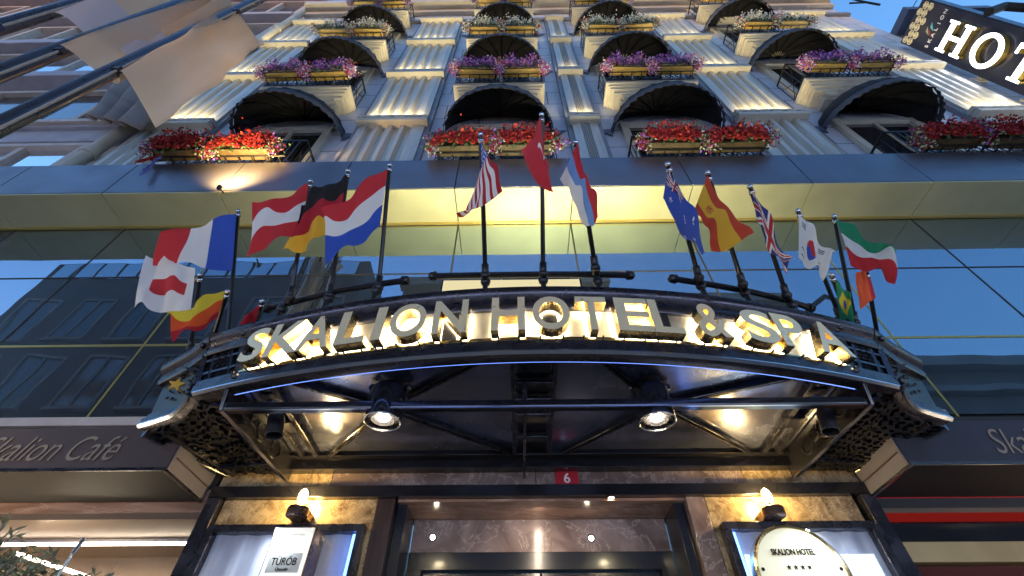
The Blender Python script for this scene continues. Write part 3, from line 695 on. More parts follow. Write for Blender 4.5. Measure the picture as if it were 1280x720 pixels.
# end lattice panels
for s in (-1, 1):
    def LP(a, z, off=0):
        w = (z-ZB-.1)/.45; dx = s*((2.12+.16*w)+a*(.34)); p, n_ = arcpt(dx, z, off); return p
    mb = MB()
    mb.grid(lambda u, v: LP(u*1.02-.01, ZB+.11+.36*v, -.045), 6, 2, M['blackm'])
    def st(a0, z0, a1, z1, w=.028):
        mb.bar(LP(a0, z0), LP(a1, z1), w, w*.9, M['steel'], up=Vector((0, -1, 0)))
    z0, z1 = ZB+.125, ZB+.45
    for a in (0, 1): st(a, z0, a, z1, .04)
    for z in (z0, z1): st(0, z, 1, z, .04)
    for a in (.26, .74): st(a, z0, a, z1, .02)
    for z in (z0+.1, z1-.1): st(0, z, 1, z, .02)
    for i in range(5):
        for j in range(5):
            c = LP(.34+.32*i/4, z0+.14+.15*j/4, .0); mb.ball(c, .017 if (i+j) % 2 else .011, M['iron'], n=6)
    for a in (-.06, 1.05):
        for z in (z0-.05, z1+.06): mb.ball(LP(a, z, .045), .025, M['iron'], n=8)
    mb.build('lattice_panel', None, C_, normals=True)
    # flared corner
    fb = flare(s, ZB, FLOW); ft = flare(s, ZT-.03, FTOP)
    mb = MB(); mb.sweep(fb, low); mb.build('corner_rail', M['steel'], C_, smooth='auto')
    mb = MB(); mb.sweep(fb, [(.035, -.006), (.056, .010), (.056, .024), (.03, .004)]); mb.build('corner_edge', M['chrome'], C_, smooth='auto')
    mb = MB(); mb.sweep([(a+Vector((0, 0, .03)), o) for a, o in ft], upp); mb.build('corner_rail', M['steel'], C_, smooth='auto')
    fm_ = fb
    mb = MB(); 0 and mb.sweep(fm_, [(-.02, .0), (.03, .0), (.05, .03), (.03, .06), (-.02, .06)])
    mb = MB(); mb.grid(lambda u, v: (fb[min(24, int(round(u*24)))][0]*(1-v)+ft[min(24, int(round(u*24)))][0]*v)+Vector((0, 0, .04)), 24, 4)
    # cast scrollwork on the flare
    random.seed(4)
    for i in range(46):
        u = random.uniform(.1, .85); v = random.uniform(.3, .8); k = int(u*24); p = fb[k][0]*(1-v)+ft[k][0]*v+fb[k][1]*.012+Vector((0, 0, .02)); mb.ball(p, random.uniform(.010, .019), n=8, sc=(1, .6, 1))
    fp = mb.build('corner_panel', M['iron'], C_, smooth=True)
    if s < 0:
        for k, v, mm, r_ in ((14, .40, M['gold_star'] if 'gold_star' in M else M.setdefault('gold_star', pm('gold_star', (.85, .48, .08), .35, .3)), .062), (7, .48, M['chrome'], .05)):
            p = fb[k][0]*(1-v)+ft[k][0]*v+fb[k][1]*.06; n_ = fb[k][1]; R_ = Vector((0,0,1)).cross(-n_).normalized()*-1; mb = MB(); R_ = Vector((-n_.y, n_.x, 0)); p = p+Vector((.02, -.05, 0)); star(mb, p, Vector((.97, .25, 0)).normalized(), Vector((.0, .0, 1)), r_, .015); mb.tube([p, p+Vector((0, .12, 0))], .006, n=6); mb.build('star_emblem', mm, fp)
    else:
        p = fb[10][0]*.5+ft[10][0]*.5+fb[10][1]*.06; n_ = fb[10][1]; mb = MB(); p = p+Vector((-.02, -.04, 0)); star(mb, p, Vector((.97, -.25, 0)).normalized(), Vector((0, 0, 1)), .055, .015); mb.tube([p, p+Vector((0, .12, 0))], .006, n=6); mb.build('star_emblem', M['chrome'], fp)
    # pierced side soffit between bracket and outer edge
    zi = ZB-.0; inner = 2.16
    corners = {'fi': Vector((inner, arc_y(2.2)+.12, zi)), 'fo': Vector((2.97, -.74, zi)), 'bo': Vector((2.66, -.04, zi)), 'bi': Vector((inner, -.04, zi))}
    def SP(u, v):  # u inner->outer, v front->back
        f = Vector((inner, arc_y(2.16)+.14, zi)).lerp(Vector((2.96, -.74, zi)), u); bk = corners['bi'].lerp(corners['bo'], u)
        q_ = FLOW[int(max(0, min(1, (u-.3)/.7))*24)]; f = Vector((q_.x, q_.y+.03, zi)) if u > .3 else Vector((inner, arc_y(2.16)+.06, zi)).lerp(Vector((FLOW[0].x, FLOW[0].y+.03, zi)), u/.3)
        p = f.lerp(bk, v); 
        return Vector((XC+s*p.x, p.y, p.z))
    mb = MB(); NU, NV = 11, 15
    for i in range(NU):
        for j in range(NV):
            P = [SP((i+a)/NU, (j+b_)/NV) for a, b_ in ((0,0),(1,0),(1,1),(0,1))]; mid = [(P[k]+P[(k+1) % 4])/2 for k in range(4)]
            cen = sum(P, Vector())/4; q = [mm.lerp(cen, .18) for mm in mid]
            for k in range(4): mb.add([mid[k], P[(k+1) % 4], mid[(k+1) % 4], q[(k+1) % 4], q[k]], [(0,1,2,3,4)])
    mb.build('pierced_panel', M['iron'], C_, solid=.02)
    mb = MB(); mb.grid(lambda u, v: SP(u, v)+Vector((0, 0, .09)), 4, 4); mb.build('panel_backing', M['bronze'], C_)
    mb = MB(); mb.bar(SP(1.02, 0), SP(1.02, 1), .05, .07, M['steel']); mb.bar(SP(1.0, 0)-Vector((0, 0, .02)), SP(1.0, 1)-Vector((0, 0, .02)), .012, .04, M['chrome']); mb.bar(SP(.86, .02)-Vector((0,0,.02)), SP(.9, 1)-Vector((0,0,.02)), .02, .03, M['steel']); mb.bar(SP(.0, .8)-Vector((0,0,.02)), SP(1, .8)-Vector((0,0,.02)), .03, .03, M['steel']); mb.build('side_rail', None, C_)
    # fretted side bracket plate
    xb = XC+s*2.13; mb = MB()
    pl = [(xb, -1.22, 3.16), (xb, -.02, 3.22), (xb, -.02, 3.46), (xb, -1.30, 3.42)]
    mb.prism(pl, (s*.02, 0, 0)); br_ = mb.build('bracket', M['blackgloss'], C_, bevel=.003)
    for k in range(3):
        mb = MB(); T = Matrix.Translation((xb-s*.002, -.95+.27*k, 3.315)) @ Matrix.Rotation(pi/2, 4, 'Y') @ Matrix.Diagonal((1, 1.25, 1, 1)); mb.lathe([(.055, -.004), (.072, -.004), (.072, .004), (.055, .004)], T, n=20, cap=False)
        mb.build('bracket_ring', M['steel'], br_, smooth='auto')
    mb = MB(); mb.bar((xb-s*.0, -1.22, 3.158), (xb-s*.0, -.02, 3.218), .03, .006); mb.build('bracket_edge', M['chrome'], br_)
    # small floodlight on the tie bar end
# soffit
SZ = 3.44
mb = MB(); mb.grid(lambda u, v: Vector((XC-2.12+4.24*u, (arc_y(-2.12+4.24*u)+.06)*(1-v)-.03*v, SZ)), 40, 6); mb.build('soffit_glass', M['soffit'], C_, solid=.012)
for a_ in (-2.6, 2.14):
    mb = MB(); mb.grid(lambda u, v: Vector((XC+a_+.46*u, (arc_y(a_+.46*u)+.05)*(1-v)-.01*v, SZ+.04)), 6, 4); mb.build('roof_sheet', M['blackgloss'], C_, solid=.01)
mb = MB(); mb.box(XC-2.45, XC+2.45, -.16, -.061, 3.385, 3.435); mb.box(XC-2.45, XC+2.45, -.10, -.004, 3.30, 3.384); mb.box(XC-2.45, XC+2.45, -.06, -.004, 3.436, 3.8); mb.build('back_beam', M['blackgloss'], C_, bevel=.006)
def soffbar(p, q, w=.05, h=.05, nm='rafter', m='blackgloss', z=SZ-.035):
    mb = MB(); mb.bar((XC+p[0], p[1], z), (XC+q[0], q[1], z), w, h); return mb.build(nm, M[m], C_, bevel=.004)
for s in (-1, 1):
    hub = (s*1.02-.14, -.86)
    for q in ((s*.30, arc_y(.3)+.06), (s*1.84, arc_y(1.84)+.08), (s*.22, -.16), (s*1.78, -.16)):
        soffbar(hub, q, .05, .04)
        mb = MB(); mb.bar((XC+hub[0], hub[1], SZ-.064), (XC+q[0], q[1], SZ-.064), .012, .006); mb.build('rafter_trim', M['steel'], C_)
    for o_, w_ in ((1.90, .045), (2.02, .03)):
        soffbar((s*o_, arc_y(o_)+.05), (s*o_, -.16), w_, .06, 'channel', 'steel')
    mb = MB(); mb.box(XC+s*1.96-.05, XC+s*1.96+.05, -.72, -.58, SZ-.075, SZ-.05); mb.build('channel_tie', M['steel'], C_); mb = MB(); mb.box(XC+s*1.96-.05, XC+s*1.96+.05, -1.1, -1.05, SZ-.075, SZ-.05); mb.build('channel_tie', M['steel'], C_)
    soffbar((s*.145-.06, -1.5), (s*.145-.06, -.16), .03, .07, 'channel', 'steel')
mb = MB(); mb.box(XC-.17, XC+.05, -1.49, -.17, SZ-.02, SZ-.008); mb.build('centre_plate', M['blackgloss'], C_)
for y in (-1.18, -.98, -.78, -.45): soffbar((-.2, y), (.08, y), .03, .03, 'channel_tie', 'steel', SZ-.05)
# tie bar, chrome lower edge, centre strut
ta = PZ(280, 508, 3.18); tb = PZ(1078, 506, 3.18)
mb = MB(); mb.box(ta.x, tb.x, -1.235, -1.165, 3.165, 3.215); mb.build('tie_bar', M['blackgloss'], C_, bevel=.004)
mb = MB(); mb.box(ta.x, tb.x, -1.236, -1.222, 3.155, 3.1645); mb.build('tie_bar_edge', M['chrome'], C_)
mb = MB(); mb.bar((XC-.125, -1.2, 3.20), (XC-.125, -.02, 3.26), .018, .03); mb.bar((XC-.125, -1.2, 3.17), (XC-.125, -1.2, 3.44), .03, .03); mb.build('centre_strut', M['steel'], C_)

# letters
LET = [('S',329,30),('K',366,46),('A',402,42),('L',446,38),('I',478,14),('O',513,46),('N',565,43),('H',636,42),('O',689,47),('T',740,40),('E',791,44),('L',831,38),('&',888,40),('S',947,43),('P',985,38),('A',1031,46)]
for ch, px, wpx in LET:
    yy = -1.6
    for _ in range(4): p = PY(px, 405+abs(px-678)**2*.00021, yy); dx = p.x-XC; yy = arc_y(dx)-.07
    s_ = .144*dx; n_ = Vector((s_, -1, 0)).normalized(); R_ = Vector((-n_.y, n_.x, 0)); org = arcpt(dx, ZB+.278, .075)[0]
    hw = PY(px+wpx/2, 405, yy).x-PY(px-wpx/2, 405, yy).x
    mb = MB(); add_text(mb, ch, org, R_, (0, 0, 1), w=hw*(1.0 if ch != 'I' else .9), h=.30, depth=.08, offset=.018, m=M['brass'], front=M['lettergrey'])
    lo = mb.build('letter', None, C_, normals=False)
    mb = MB(); add_text(mb, ch, org-n_*.048, R_, (0, 0, 1), w=hw*.96, h=.285, depth=.006, offset=-.008, m=E_['halo']); mb.build('backlight', None, lo, normals=False)
    for a in (-.3, .3):
        q = org+R_*hw*a-Vector((0, 0, .15)); mb = MB(); mb.tube([q+n_*-.02, q-n_*.078], .007, n=6); mb.build('stud', M['steel'], lo)
# lit cove box behind upper rail in the middle
pa = PY(552, 350, -1.25); pb = PY(727, 350, -1.25)
mb = MB(); mb.box(pa.x, pb.x, -1.25, -1.0, 3.6, pa.z); rb = mb.build('roof_box', M['steel'], C_, bevel=.006)
mb = MB(); mb.box(pa.x+.02, pb.x-.02, -1.256, -1.2505, 3.62, pa.z-.015); mb.build('lit_front', E_['box'], rb); ROOFBOX_Z = pa.z

for k, dx in enumerate((-1.7, 0, 1.7)):
    p, n_ = arcpt(dx, 3.80 if dx else ROOFBOX_Z+.08, -.42)
    wt = MB(); wt.box(p.x-.3, p.x+.3, p.y-.04, p.y+.04, p.z-.06, p.z); wt.build('roof_washer', M['iron'], C_, bevel=.004)
    area('washer_light', (p.x, p.y, p.z+.01), (0, .30, 1), .06, 1.3, WASH[k], (1, .88, .52), C_, spread=radians(120))
# flag rails with ball posts
def rail(pts, posts):
    q = [PZ(px, py, 4.06) for px, py in pts]
    mb = MB(); mb.tube(q, .024, n=10)
    for e, f in ((q[0], q[1]), (q[-1], q[-2])):
        dd = (e-f).normalized(); mb.tube([e, e+dd*.02], .036, n=10); mb.ball(e+dd*.03+Vector((0, 0, .0)), .036, n=10)
    ro = mb.build('flag_rail', M['iron'], C_, smooth='auto')
    for px, py in posts:
        p = PZ(px, py, 4.0); pb_ = MB(); pb_.ball(p, .042, n=12, sc=(.9, .9, 1.15)); pb_.tube([p-Vector((0, 0, .18)), p+Vector((0, 0, .06))], .02, n=8); pb_.build('rail_post', M['iron'], ro, smooth=True)
rail([(338,385),(380,374),(430,362),(475,355),(503,351)], [(352,386),(410,373),(470,363)])
rail([(546,345),(600,344),(680,343),(740,343),(783,344)], [(607,352),(679,350),(747,352)])
rail([(845,349),(890,356),(940,365),(985,376),(1010,384)], [(876,357),(931,366),(990,381)])

# ================================================================ flags on the canopy
FM = {}
def fc(name, col, tr=.35):
    FM[name] = pm('flag_'+name, col, .75, trans=tr, bump=.15, bscale=200); return FM[name]
for nme, c in (('red', (.60, .03, .04)), ('white', (.80, .80, .80)), ('blue', (.03, .09, .50)), ('navy', (.02, .035, .22)), ('gold', (.85, .48, .04)), ('black', (.015, .013, .013)), ('green', (.02, .26, .13)), ('dred', (.45, .015, .03)), ('orange', (.80, .10, .02)), ('yellow', (.80, .62, .05)), ('sky', (.18, .36, .72)), ('spred', (.62, .07, .03)), ('rose', (.62, .12, .16))): fc(nme, c)
def V3(cols): return lambda u, v: FM[cols[min(len(cols)-1, int(u*len(cols)))]]
def H3(cols): return lambda u, v: FM[cols[min(len(cols)-1, int(v*len(cols)))]]
def usa(u, v):
    if u < .42 and v < .54:
        a = (u/.42*6) % 1; b_ = (v/.54*5) % 1; return FM['white'] if (a-.5)**2+(b_-.5)**2 < .07 else FM['blue']
    return FM['dred'] if int(v*13) % 2 == 0 else FM['white']
def turk(u, v):
    x = (u-.38)*1.5; y = v-.5
    if x*x+y*y < .0625 and (x-.065)**2+y*y > .04: return FM['white']
    a = (u-.60)*1.5; r_ = sqrt(a*a+y*y); th = atan2(y, -a)
    if r_ < .05+.05*max(0, cos(5*th))**2: return FM['white']
    return FM['red']
def spain(u, v):
    if .25 < v < .75:
        if (u-.33)**2*2.2+(v-.5)**2 < .018: return FM['spred'] if int(u*40+v*30) % 2 else FM['gold']
        return FM['gold']
    return FM['spred']
def uk(u, v):
    x = (u-.5)*1.6; y = v-.5
    if abs(y) < .07 or abs(x) < .07: return FM['dred']
    if abs(y) < .12 or abs(x) < .12: return FM['white']
    d1 = abs(y-x*.62); d2 = abs(y+x*.62)
    if min(d1, d2) < .035: return FM['dred']
    if min(d1, d2) < .10: return FM['white']
    return FM['navy']
def aus(u, v):
    if u < .45 and v < .45: return uk(u/.45, v/.45)
    for a, b_, r_ in ((.22, .72, .09), (.72, .2, .05), (.72, .8, .06), (.60, .45, .05), (.84, .4, .05)):
        x = (u-a)*1.5; y = v-b_; rr = sqrt(x*x+y*y); th = atan2(x, -y)
        if rr < r_*(.55+.45*cos(5*th)): return FM['white']
    return FM['blue']
def korea(u, v):
    x = (u-.45)*1.5; y = v-.5; r_ = x*x+y*y
    if r_ < .045: return FM['red'] if y < .06*sin(x*14) else FM['blue']
    for sx in (-1, 1):
        for sy in (-1, 1):
            a = x-sx*.42; b_ = y-sy*.30
            if abs(a) < .10 and abs(b_) < .08 and int((b_+.08)*60) % 3 == 0: return FM['black']
    return FM['white']
def brazil(u, v):
    x = (u-.5)*1.5; y = v-.5
    if x*x+y*y < .03: return FM['blue']
    return FM['yellow'] if abs(x)/.62+abs(y)/.42 < 1 else FM['green']
def italy(u, v): return FM['green'] if v < .33 else (FM['white'] if v < .62 else FM['red'])
def slov(u, v): return FM['red'] if v < .28 else (FM['sky'] if v < .62 else FM['white'])
def denm(u, v): return FM['red'] if .36 < v < .64 and .15 < u < .8 else FM['white']
N_flag = [0]
def flag(base, tip, quad, fn, label, up=.55, dep=(0, 0, .0, .0), ripple=.05, seed=0, baseZ=4.0, hoist_on_pole=True):
    B = PZ(base[0], base[1], baseZ); T = PY(tip[0], tip[1], B.y-up)
    t = thing('flag', B, label, 'flag', 'small flags fanned out on the entrance canopy')
    mb = MB(); mb.tube([B, T], .017, n=8); mb.build('pole', M['poleblack'], t, smooth='auto')
    d_ = (T-B).normalized(); mb = MB(); mb.ball(T+d_*.01, .022, n=8); mb.tube([T-d_*.05, T-d_*.02], .022, n=8); mb.build('finial', M['chrome'], t, smooth=True)
    mb = MB(); mb.ball(B+d_*.03, .038, n=10); mb.tube([B-d_*.02, B+d_*.12], .027, n=8); mb.build('socket', M['iron'], t, smooth=True)
    # corner order: hoist top, hoist bottom, fly bottom, fly top (picture measures turned into points at the cloth's own depth)
    def onpole(px, py):
        k = max(0, min(1, ((tip[1]-py)/(tip[1]-base[1])))); return T.lerp(B, min(.9, k*.92)).y
    yh = [T.y-.02, onpole(*quad[1])-.02]
    Q = [PY(quad[0][0], quad[0][1], yh[0]), PY(quad[1][0], quad[1][1], yh[1]), PY(quad[2][0], quad[2][1], yh[1]+dep[2]), PY(quad[3][0], quad[3][1], yh[0]+dep[3])]
    rnd = random.Random(seed); f1 = rnd.uniform(5, 8); f2 = rnd.uniform(0, 6); f3 = rnd.uniform(2, 4); w_ = (Q[3]-Q[0]).length
    def fn3(u, v):
        p = (Q[0]*(1-v)+Q[1]*v)*(1-u)+(Q[3]*(1-v)+Q[2]*v)*u
        a = ripple*(.25+u)*min(1, w_*2.2); n1 = sin(u*f1*1.1+v*f3+f2); n2 = sin(u*f1*2.1-v*3.1+f2*2)
        return p+Vector((.18*n2, 1, .35*n1*.6+.2*n2))*a*(n1*.8+n2*.4)+Vector((0, 0, -.03*sin(pi*v)*u*n1))
    mb = MB(); mb.grid(fn3, 48, 36, mf=fn); mb.build('cloth', None, t, smooth=True, normals=False)
    return t
flag((362,377),(388,228),[(386,231),(376,292),(305,318),(318,258)], V3(['red','white','red']) and H3(['red','white','red']), 'red and white triband flag blowing left, third large flag from the left', seed=1)
flag((412,374),(435,215),[(433,219),(424,287),(356,318),(372,250)], H3(['black','dred','gold']), 'black, red and gold flag blowing left beside the Dutch-coloured triband', seed=2)
flag((473,364),(487,208),[(485,211),(475,283),(408,332),(402,262)], H3(['red','white','blue']), 'red over white over blue flag blowing left, nearest flag left of the central three', seed=3)
flag((607,350),(601,170),[(600,172),(604,232),(570,272),(627,232)], usa, 'limp flag with stars and red and white stripes, left of the central three', seed=4, up=.8, ripple=.05)
flag((679,348),(677,145),[(676,147),(681,200),(692,236),(650,200)], turk, 'red flag with white crescent and star on the tallest centre pole', seed=5, up=.85, ripple=.05)
flag((745,340),(720,180),[(721,182),(700,222),(735,284),(748,266)], slov, 'white, blue and red flag drooping right of the red centre flag', seed=6, up=.75)
flag((875,352),(835,207),[(836,208),(828,250),(868,312),(884,306)], aus, 'blue flag with white stars right of the centre group', seed=7, up=.7)
flag((930,360),(885,218),[(884,220),(868,262),(893,306),(938,302)], spain, 'red and gold striped flag with a crest, right of the blue starred flag', seed=8, up=.7)
flag((985,374),(938,235),[(939,236),(946,276),(982,346),(992,326)], uk, 'narrow hanging flag with red and white crosses on navy', seed=9, up=.65)
flag((1052,402),(998,265),[(998,267),(998,322),(1030,350),(1044,318)], korea, 'white flag with a red and blue disc, right side of the canopy', seed=10, up=.6, baseZ=4.0)
flag((1070,408),(1043,272),[(1044,274),(1064,332),(1122,352),(1118,312)], italy, 'green, white and red flag blowing right near the right end', seed=11, up=.6)
flag((1100,437),(1083,340),[(1084,335),(1095,372),(1076,386),(1069,342)], lambda u, v: FM['orange'] if u > .2 else FM['red'], 'small plain red flag on the rightmost pole', seed=12, up=.5, baseZ=3.95)
flag((1062,404),(1040,345),[(1044,350),(1050,398),(1068,404),(1064,368)], brazil, 'small green flag with a yellow lozenge between right-hand poles', seed=13, up=.35)
flag((284,430),(298,265),[(296,268),(290,338),(190,330),(205,290)], V3(['blue','white','red']), 'blue, white and red vertical triband blowing left on the tall left pole', seed=14, up=.55)
flag((238,440),(250,345),[(244,335),(238,392),(168,386),(182,318)], denm, 'white flag with a red patch blowing left, furthest left on the canopy', seed=15, up=.45)
flag((264,430),(284,366),[(284,362),(272,398),(216,428),(208,392)], lambda u, v: FM['yellow'] if v < .4 else (FM['orange'] if v < .8 else FM['dred']), 'yellow and orange flag hanging below the white and red flag', seed=16, up=.4)
flag((318,404),(327,378),[(325,380),(320,402),(297,407),(306,396)], lambda u, v: FM['red'], 'tiny red flag on a short pole at the left end of the flag rail', seed=17, up=.15, ripple=.01)

# ================================================================ canopy spotlights
for px, lab in ((478, 'cylindrical spotlight hanging under the left half of the canopy'), (822, 'cylindrical spotlight hanging under the right half of the canopy')):
    p = PZ(px, 527, 3.12); t = thing('spotlight', p, lab, 'spotlight', 'canopy spotlights')
    T = Matrix.Translation(p)
    mb = MB(); mb.lathe([(.115, .0), (.122, .0), (.122, .24), (.10, .27), (.02, .29)], T, n=28, cap=False); mb.lathe([(.112, .0), (.10, .06), (.06, .10)], T, n=28, cap=False); mb.build('housing', M['blackgloss'], t, smooth='auto')
    mb = MB(); mb.tube([p+Vector((.119*cos(a), .119*sin(a), 0)) for a in [2*pi*i/32 for i in range(33)]], .0045, n=6, cap=False); mb.build('rim', M['chrome'], t, smooth=True)
    mb = MB(); mb.lathe([(.001, .018), (.038, .022), (.038, .035), (.001, .04)], T, n=16); mb.build('lens', E_['spot'], t)
    mb = MB(); mb.lathe([(.04, .035), (.06, .03), (.075, .01)], T, n=24, cap=False); mb.build('reflector', M['steel'], t, smooth=True)
    mb = MB(); mb.box(p.x-.13, p.x-.122, p.y-.02, p.y+.02, p.z+.1, SZ-.05); mb.box(p.x+.122, p.x+.13, p.y-.02, p.y+.02, p.z+.1, SZ-.05); mb.box(p.x-.13, p.x+.13, p.y-.02, p.y+.02, SZ-.06, SZ-.045); mb.ball((p.x-.125, p.y, p.z+.27), .03, n=8); mb.ball((p.x+.125, p.y, p.z+.27), .03, n=8); mb.build('yoke', M['steel'], t)
    spot('lamp', p+Vector((0, 0, -.01)), (0, .1, -1), 10, (1, .82, .55), 80, .04, t)
# side floodlights
for px, py, lab in ((343, 540, 'small black floodlight under the left canopy side'), (1037, 535, 'small black floodlight under the right canopy side')):
    p = PZ(px, py, 3.15); t = thing('floodlight', p, lab, 'floodlight', 'small floodlights at canopy sides')
    s = -1 if px < 640 else 1
    T = Matrix.Translation(p) @ Matrix.Rotation(s*.25, 4, 'Y')
    mb = MB(); mb.lathe([(.001, .02), (.05, .02), (.052, -.03), (.058, -.03), (.055, .12), (.03, .15)], T, n=18, cap=False); mb.build('housing', M['blackm'], t, smooth='auto')
    mb = MB(); mb.box(p.x-.01, p.x+.01, p.y-.01, p.y+.01, p.z+.14, 3.30); mb.build('stem', M['steel'], t)

# ================================================================ wall lamps
for px, py, s, lab in ((372, 641, -1, 'bronze wall lamp with glowing bulb above the white plaque'), (967, 641, 1, 'bronze wall lamp with glowing bulb above the round hotel plaque')):
    p = PY(px, py, -.16); t = thing('wall_lamp', (p.x, 0, p.z), lab, 'wall lamp', 'wall lamps beside the entrance')
    mb = MB(); T = Matrix.Translation((p.x, -.16, p.z)) @ Matrix.Diagonal((1, 1.0, 1, 1))
    mb.lathe([(.001, -.035), (.075, -.035), (.083, -.028), (.083, .03), (.075, .037), (.001, .037)], T, n=28, cap=False); mb.box(p.x-.07, p.x+.07, -.16, -.008, p.z-.034, p.z+.036); mb.build('body', M['bronze'], t, smooth='auto', bevel=.003)
    mb = MB(); mb.tube([(p.x, -.16, p.z+.037), (p.x, -.16, p.z+.07)], .022, n=12); mb.build('bulb_holder', M['bronze'], t, smooth='auto')
    mb = MB(); mb.lathe([(.018, .07), (.03, .10), (.034, .13), (.024, .165), (.004, .185)], T, n=16); mb.build('bulb', E_['bulb'], t, smooth=True)
    l = bpy.data.lights.new('lamp', 'POINT'); l.energy = 3.6; l.color = (1, .66, .28); l.shadow_soft_size = .03
    o = bpy.data.objects.new('lamp', l); COL.objects.link(o); o.location = (p.x, -.15, p.z+.15); put(o, t)

# ================================================================ number plate
p = PY(708.5, 598.5, -.006); t = thing('number_plate', p, 'small red house number plate reading 6 above the door', 'number plate')
mb = MB(); mb.box(p.x-.098, p.x+.098, -.02, -.006, p.z-.078, p.z+.078); mb.build('plate', M['numred'], t, bevel=.004)
mb = MB(); add_text(mb, '6', (p.x+.0, -.023, p.z), (1,0,0), (0,0,1), h=.085, depth=.004, offset=.01); mb.build('numeral', M['paint_w'], t)

# ================================================================ display cases
for x0, x1, lab, s in ((-2.42, -1.20, 'glazed display case with pale lining left of the door', -1), (1.56, 2.73, 'glazed display case with bright panels behind the round plaque', 1)):
    t = thing('display_case', ((x0+x1)/2, 0, 1), lab, 'display case', 'display cases beside the entrance')
    z1 = 2.86; z0 = .9; f0 = -.10; w = .055
    mb = MB(); mb.box(x0, x1, f0, -.008, z1-w, z1); mb.box(x0, x1, f0, -.008, z0, z0+w); mb.box(x0, x0+w, f0, -.008, z0+w, z1-w); mb.box(x1-w, x1, f0, -.008, z0+w, z1-w); mb.build('frame', M['steel'], t, bevel=.005)
    mb = MB(); nst = 60
    mb.grid(lambda u, v: (x0+w+(x1-x0-2*w)*u, -.025-.012*sin(u*38+2*sin(v*3))*(1-.3*v), z0+w+(z1-z0-2*w)*v), nst, 6); mb.build('lining', M['curtain'], t, smooth=True)
    if s > 0:
        for a in (x0+.10, x1-.42):
            mb = MB(); mb.box(a, a+.30, -.062, -.055, z0+.2, z1-.22); mb.build('lit_panel', E_['case'], t)
    mb = MB(); ex = x1-w-.03 if s < 0 else x0+w; mb.box(ex, ex+.03, f0+.035, f0+.05, z0+.1, z1-w-.01); mb.build('edge_light', E_['blueled'], t)
    area('case_light', ((x0+x1)/2, f0+.045, z1-w-.01), (0, .12, -1), x1-x0-.2, .03, 1.5, (.72, .84, 1), t)
    mb = MB(); mb.box(x0+w, x1-w, f0+.02, f0+.025, z0+w, z1-w)
    gm = M.get('clear') or M.setdefault('clear', None)
    if gm is None:
        gm = bpy.data.materials.new('clear_glass'); gm.use_nodes = True; nn = gm.node_tree; nn.nodes.remove(nn.nodes['Principled BSDF'])
        a1 = nn.nodes.new('ShaderNodeBsdfTransparent'); a2 = nn.nodes.new('ShaderNodeBsdfGlossy'); a2.inputs['Roughness'].default_value = .02; a3 = nn.nodes.new('ShaderNodeMixShader'); a3.inputs[0].default_value = .12
        nn.links.new(a1.outputs[0], a3.inputs[1]); nn.links.new(a2.outputs[0], a3.inputs[2]); nn.links.new(a3.outputs[0], nn.nodes['Material Output'].inputs[0]); M['clear'] = gm
    mb.build('glass', gm, t)

# white plaque (left)
a = PY(346, 660, -.30); c = PY(394, 660, -.30)
t = thing('wall_plaque', ((a.x+c.x)/2, 0, a.z), 'tall white plaque with a silver panel on a projecting box', 'plaque')
x0, x1, zt = a.x, c.x, a.z
mb = MB(); mb.box(x0-.012, x1+.012, -.295, -.101, zt-.62, zt+.012); mb.build('box', M['bronze'], t, bevel=.004)
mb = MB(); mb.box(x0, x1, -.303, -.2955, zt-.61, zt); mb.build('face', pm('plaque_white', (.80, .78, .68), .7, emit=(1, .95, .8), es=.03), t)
za = PY(370, 693, -.31).z; zb_ = PY(370, 713, -.31).z
mb = MB(); mb.box(x0+.025, x1-.03, -.307, -.3035, zb_-.01, za+.01); mb.build('panel', M['silver'], t)
cx = (x0+x1)/2-.003
mb = MB(); add_text(mb, 'TÜRÖB', (cx, -.309, (za+zb_)/2+.012), (1,0,0), (0,0,1), w=(x1-x0)*.62, h=.058, depth=.003, m=M['ink']); add_text(mb, 'Üyesidir', (cx, -.309, zb_+.008), (1,0,0), (0,0,1), w=(x1-x0)*.32, depth=.003, shear=.2, m=M['ink'])
add_text(mb, 'TÜRKİYE OTELCİLER', (cx, -.305, zt-.045), (1,0,0), (0,0,1), w=(x1-x0)*.6, depth=.002, m=M['faintink']); mb.build('lettering', None, t, normals=False)

# round plaque (right)
pc = PY(1001, 726, -.20); ptp = PY(990, 655, -.20); Rr = .325; cz = ptp.z-Rr; cxx = PY(993, 690, -.2).x+.005
t = thing('wall_plaque', (cxx, 0, cz), 'round cream hotel plaque with four stars in a brass rim', 'plaque')
T = Matrix.Translation((cxx, -.19, cz)) @ Matrix.Rotation(pi/2, 4, 'X')
mb = MB(); mb.lathe([(Rr-.03, -.07), (Rr, -.07), (Rr, .012), (Rr-.012, .02), (Rr-.026, .012), (Rr-.03, 0)], T, n=64, cap=False); mb.build('rim', M['brass'], t, smooth='auto')
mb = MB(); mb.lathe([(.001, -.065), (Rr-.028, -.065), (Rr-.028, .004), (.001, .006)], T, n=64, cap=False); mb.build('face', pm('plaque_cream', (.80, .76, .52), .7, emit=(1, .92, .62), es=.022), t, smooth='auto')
tx = PY(991, 690, -.2); mb = MB(); add_text(mb, 'SKALION HOTEL', (tx.x, -.203, tx.z), (1,0,0), (0,0,1), w=.31, h=.042, depth=.003, offset=.035, m=M['ink'])
for i in range(4):
    q = PY(986.5+i*8.6, 709, -.2); star(mb, (q.x, -.198, q.z), (1,0,0), (0,0,1), .018, .003, M['ink'])
for sx in (-1, 1): T2 = Matrix.Translation((cxx+sx*(Rr-.055), -.199, cz+.03)) @ Matrix.Rotation(pi/2, 4, 'X'); mb.lathe([(.001, 0), (.012, 0), (.010, .006), (.001, .008)], T2, M['ink'], n=12)
mb.build('lettering', None, t, normals=False)

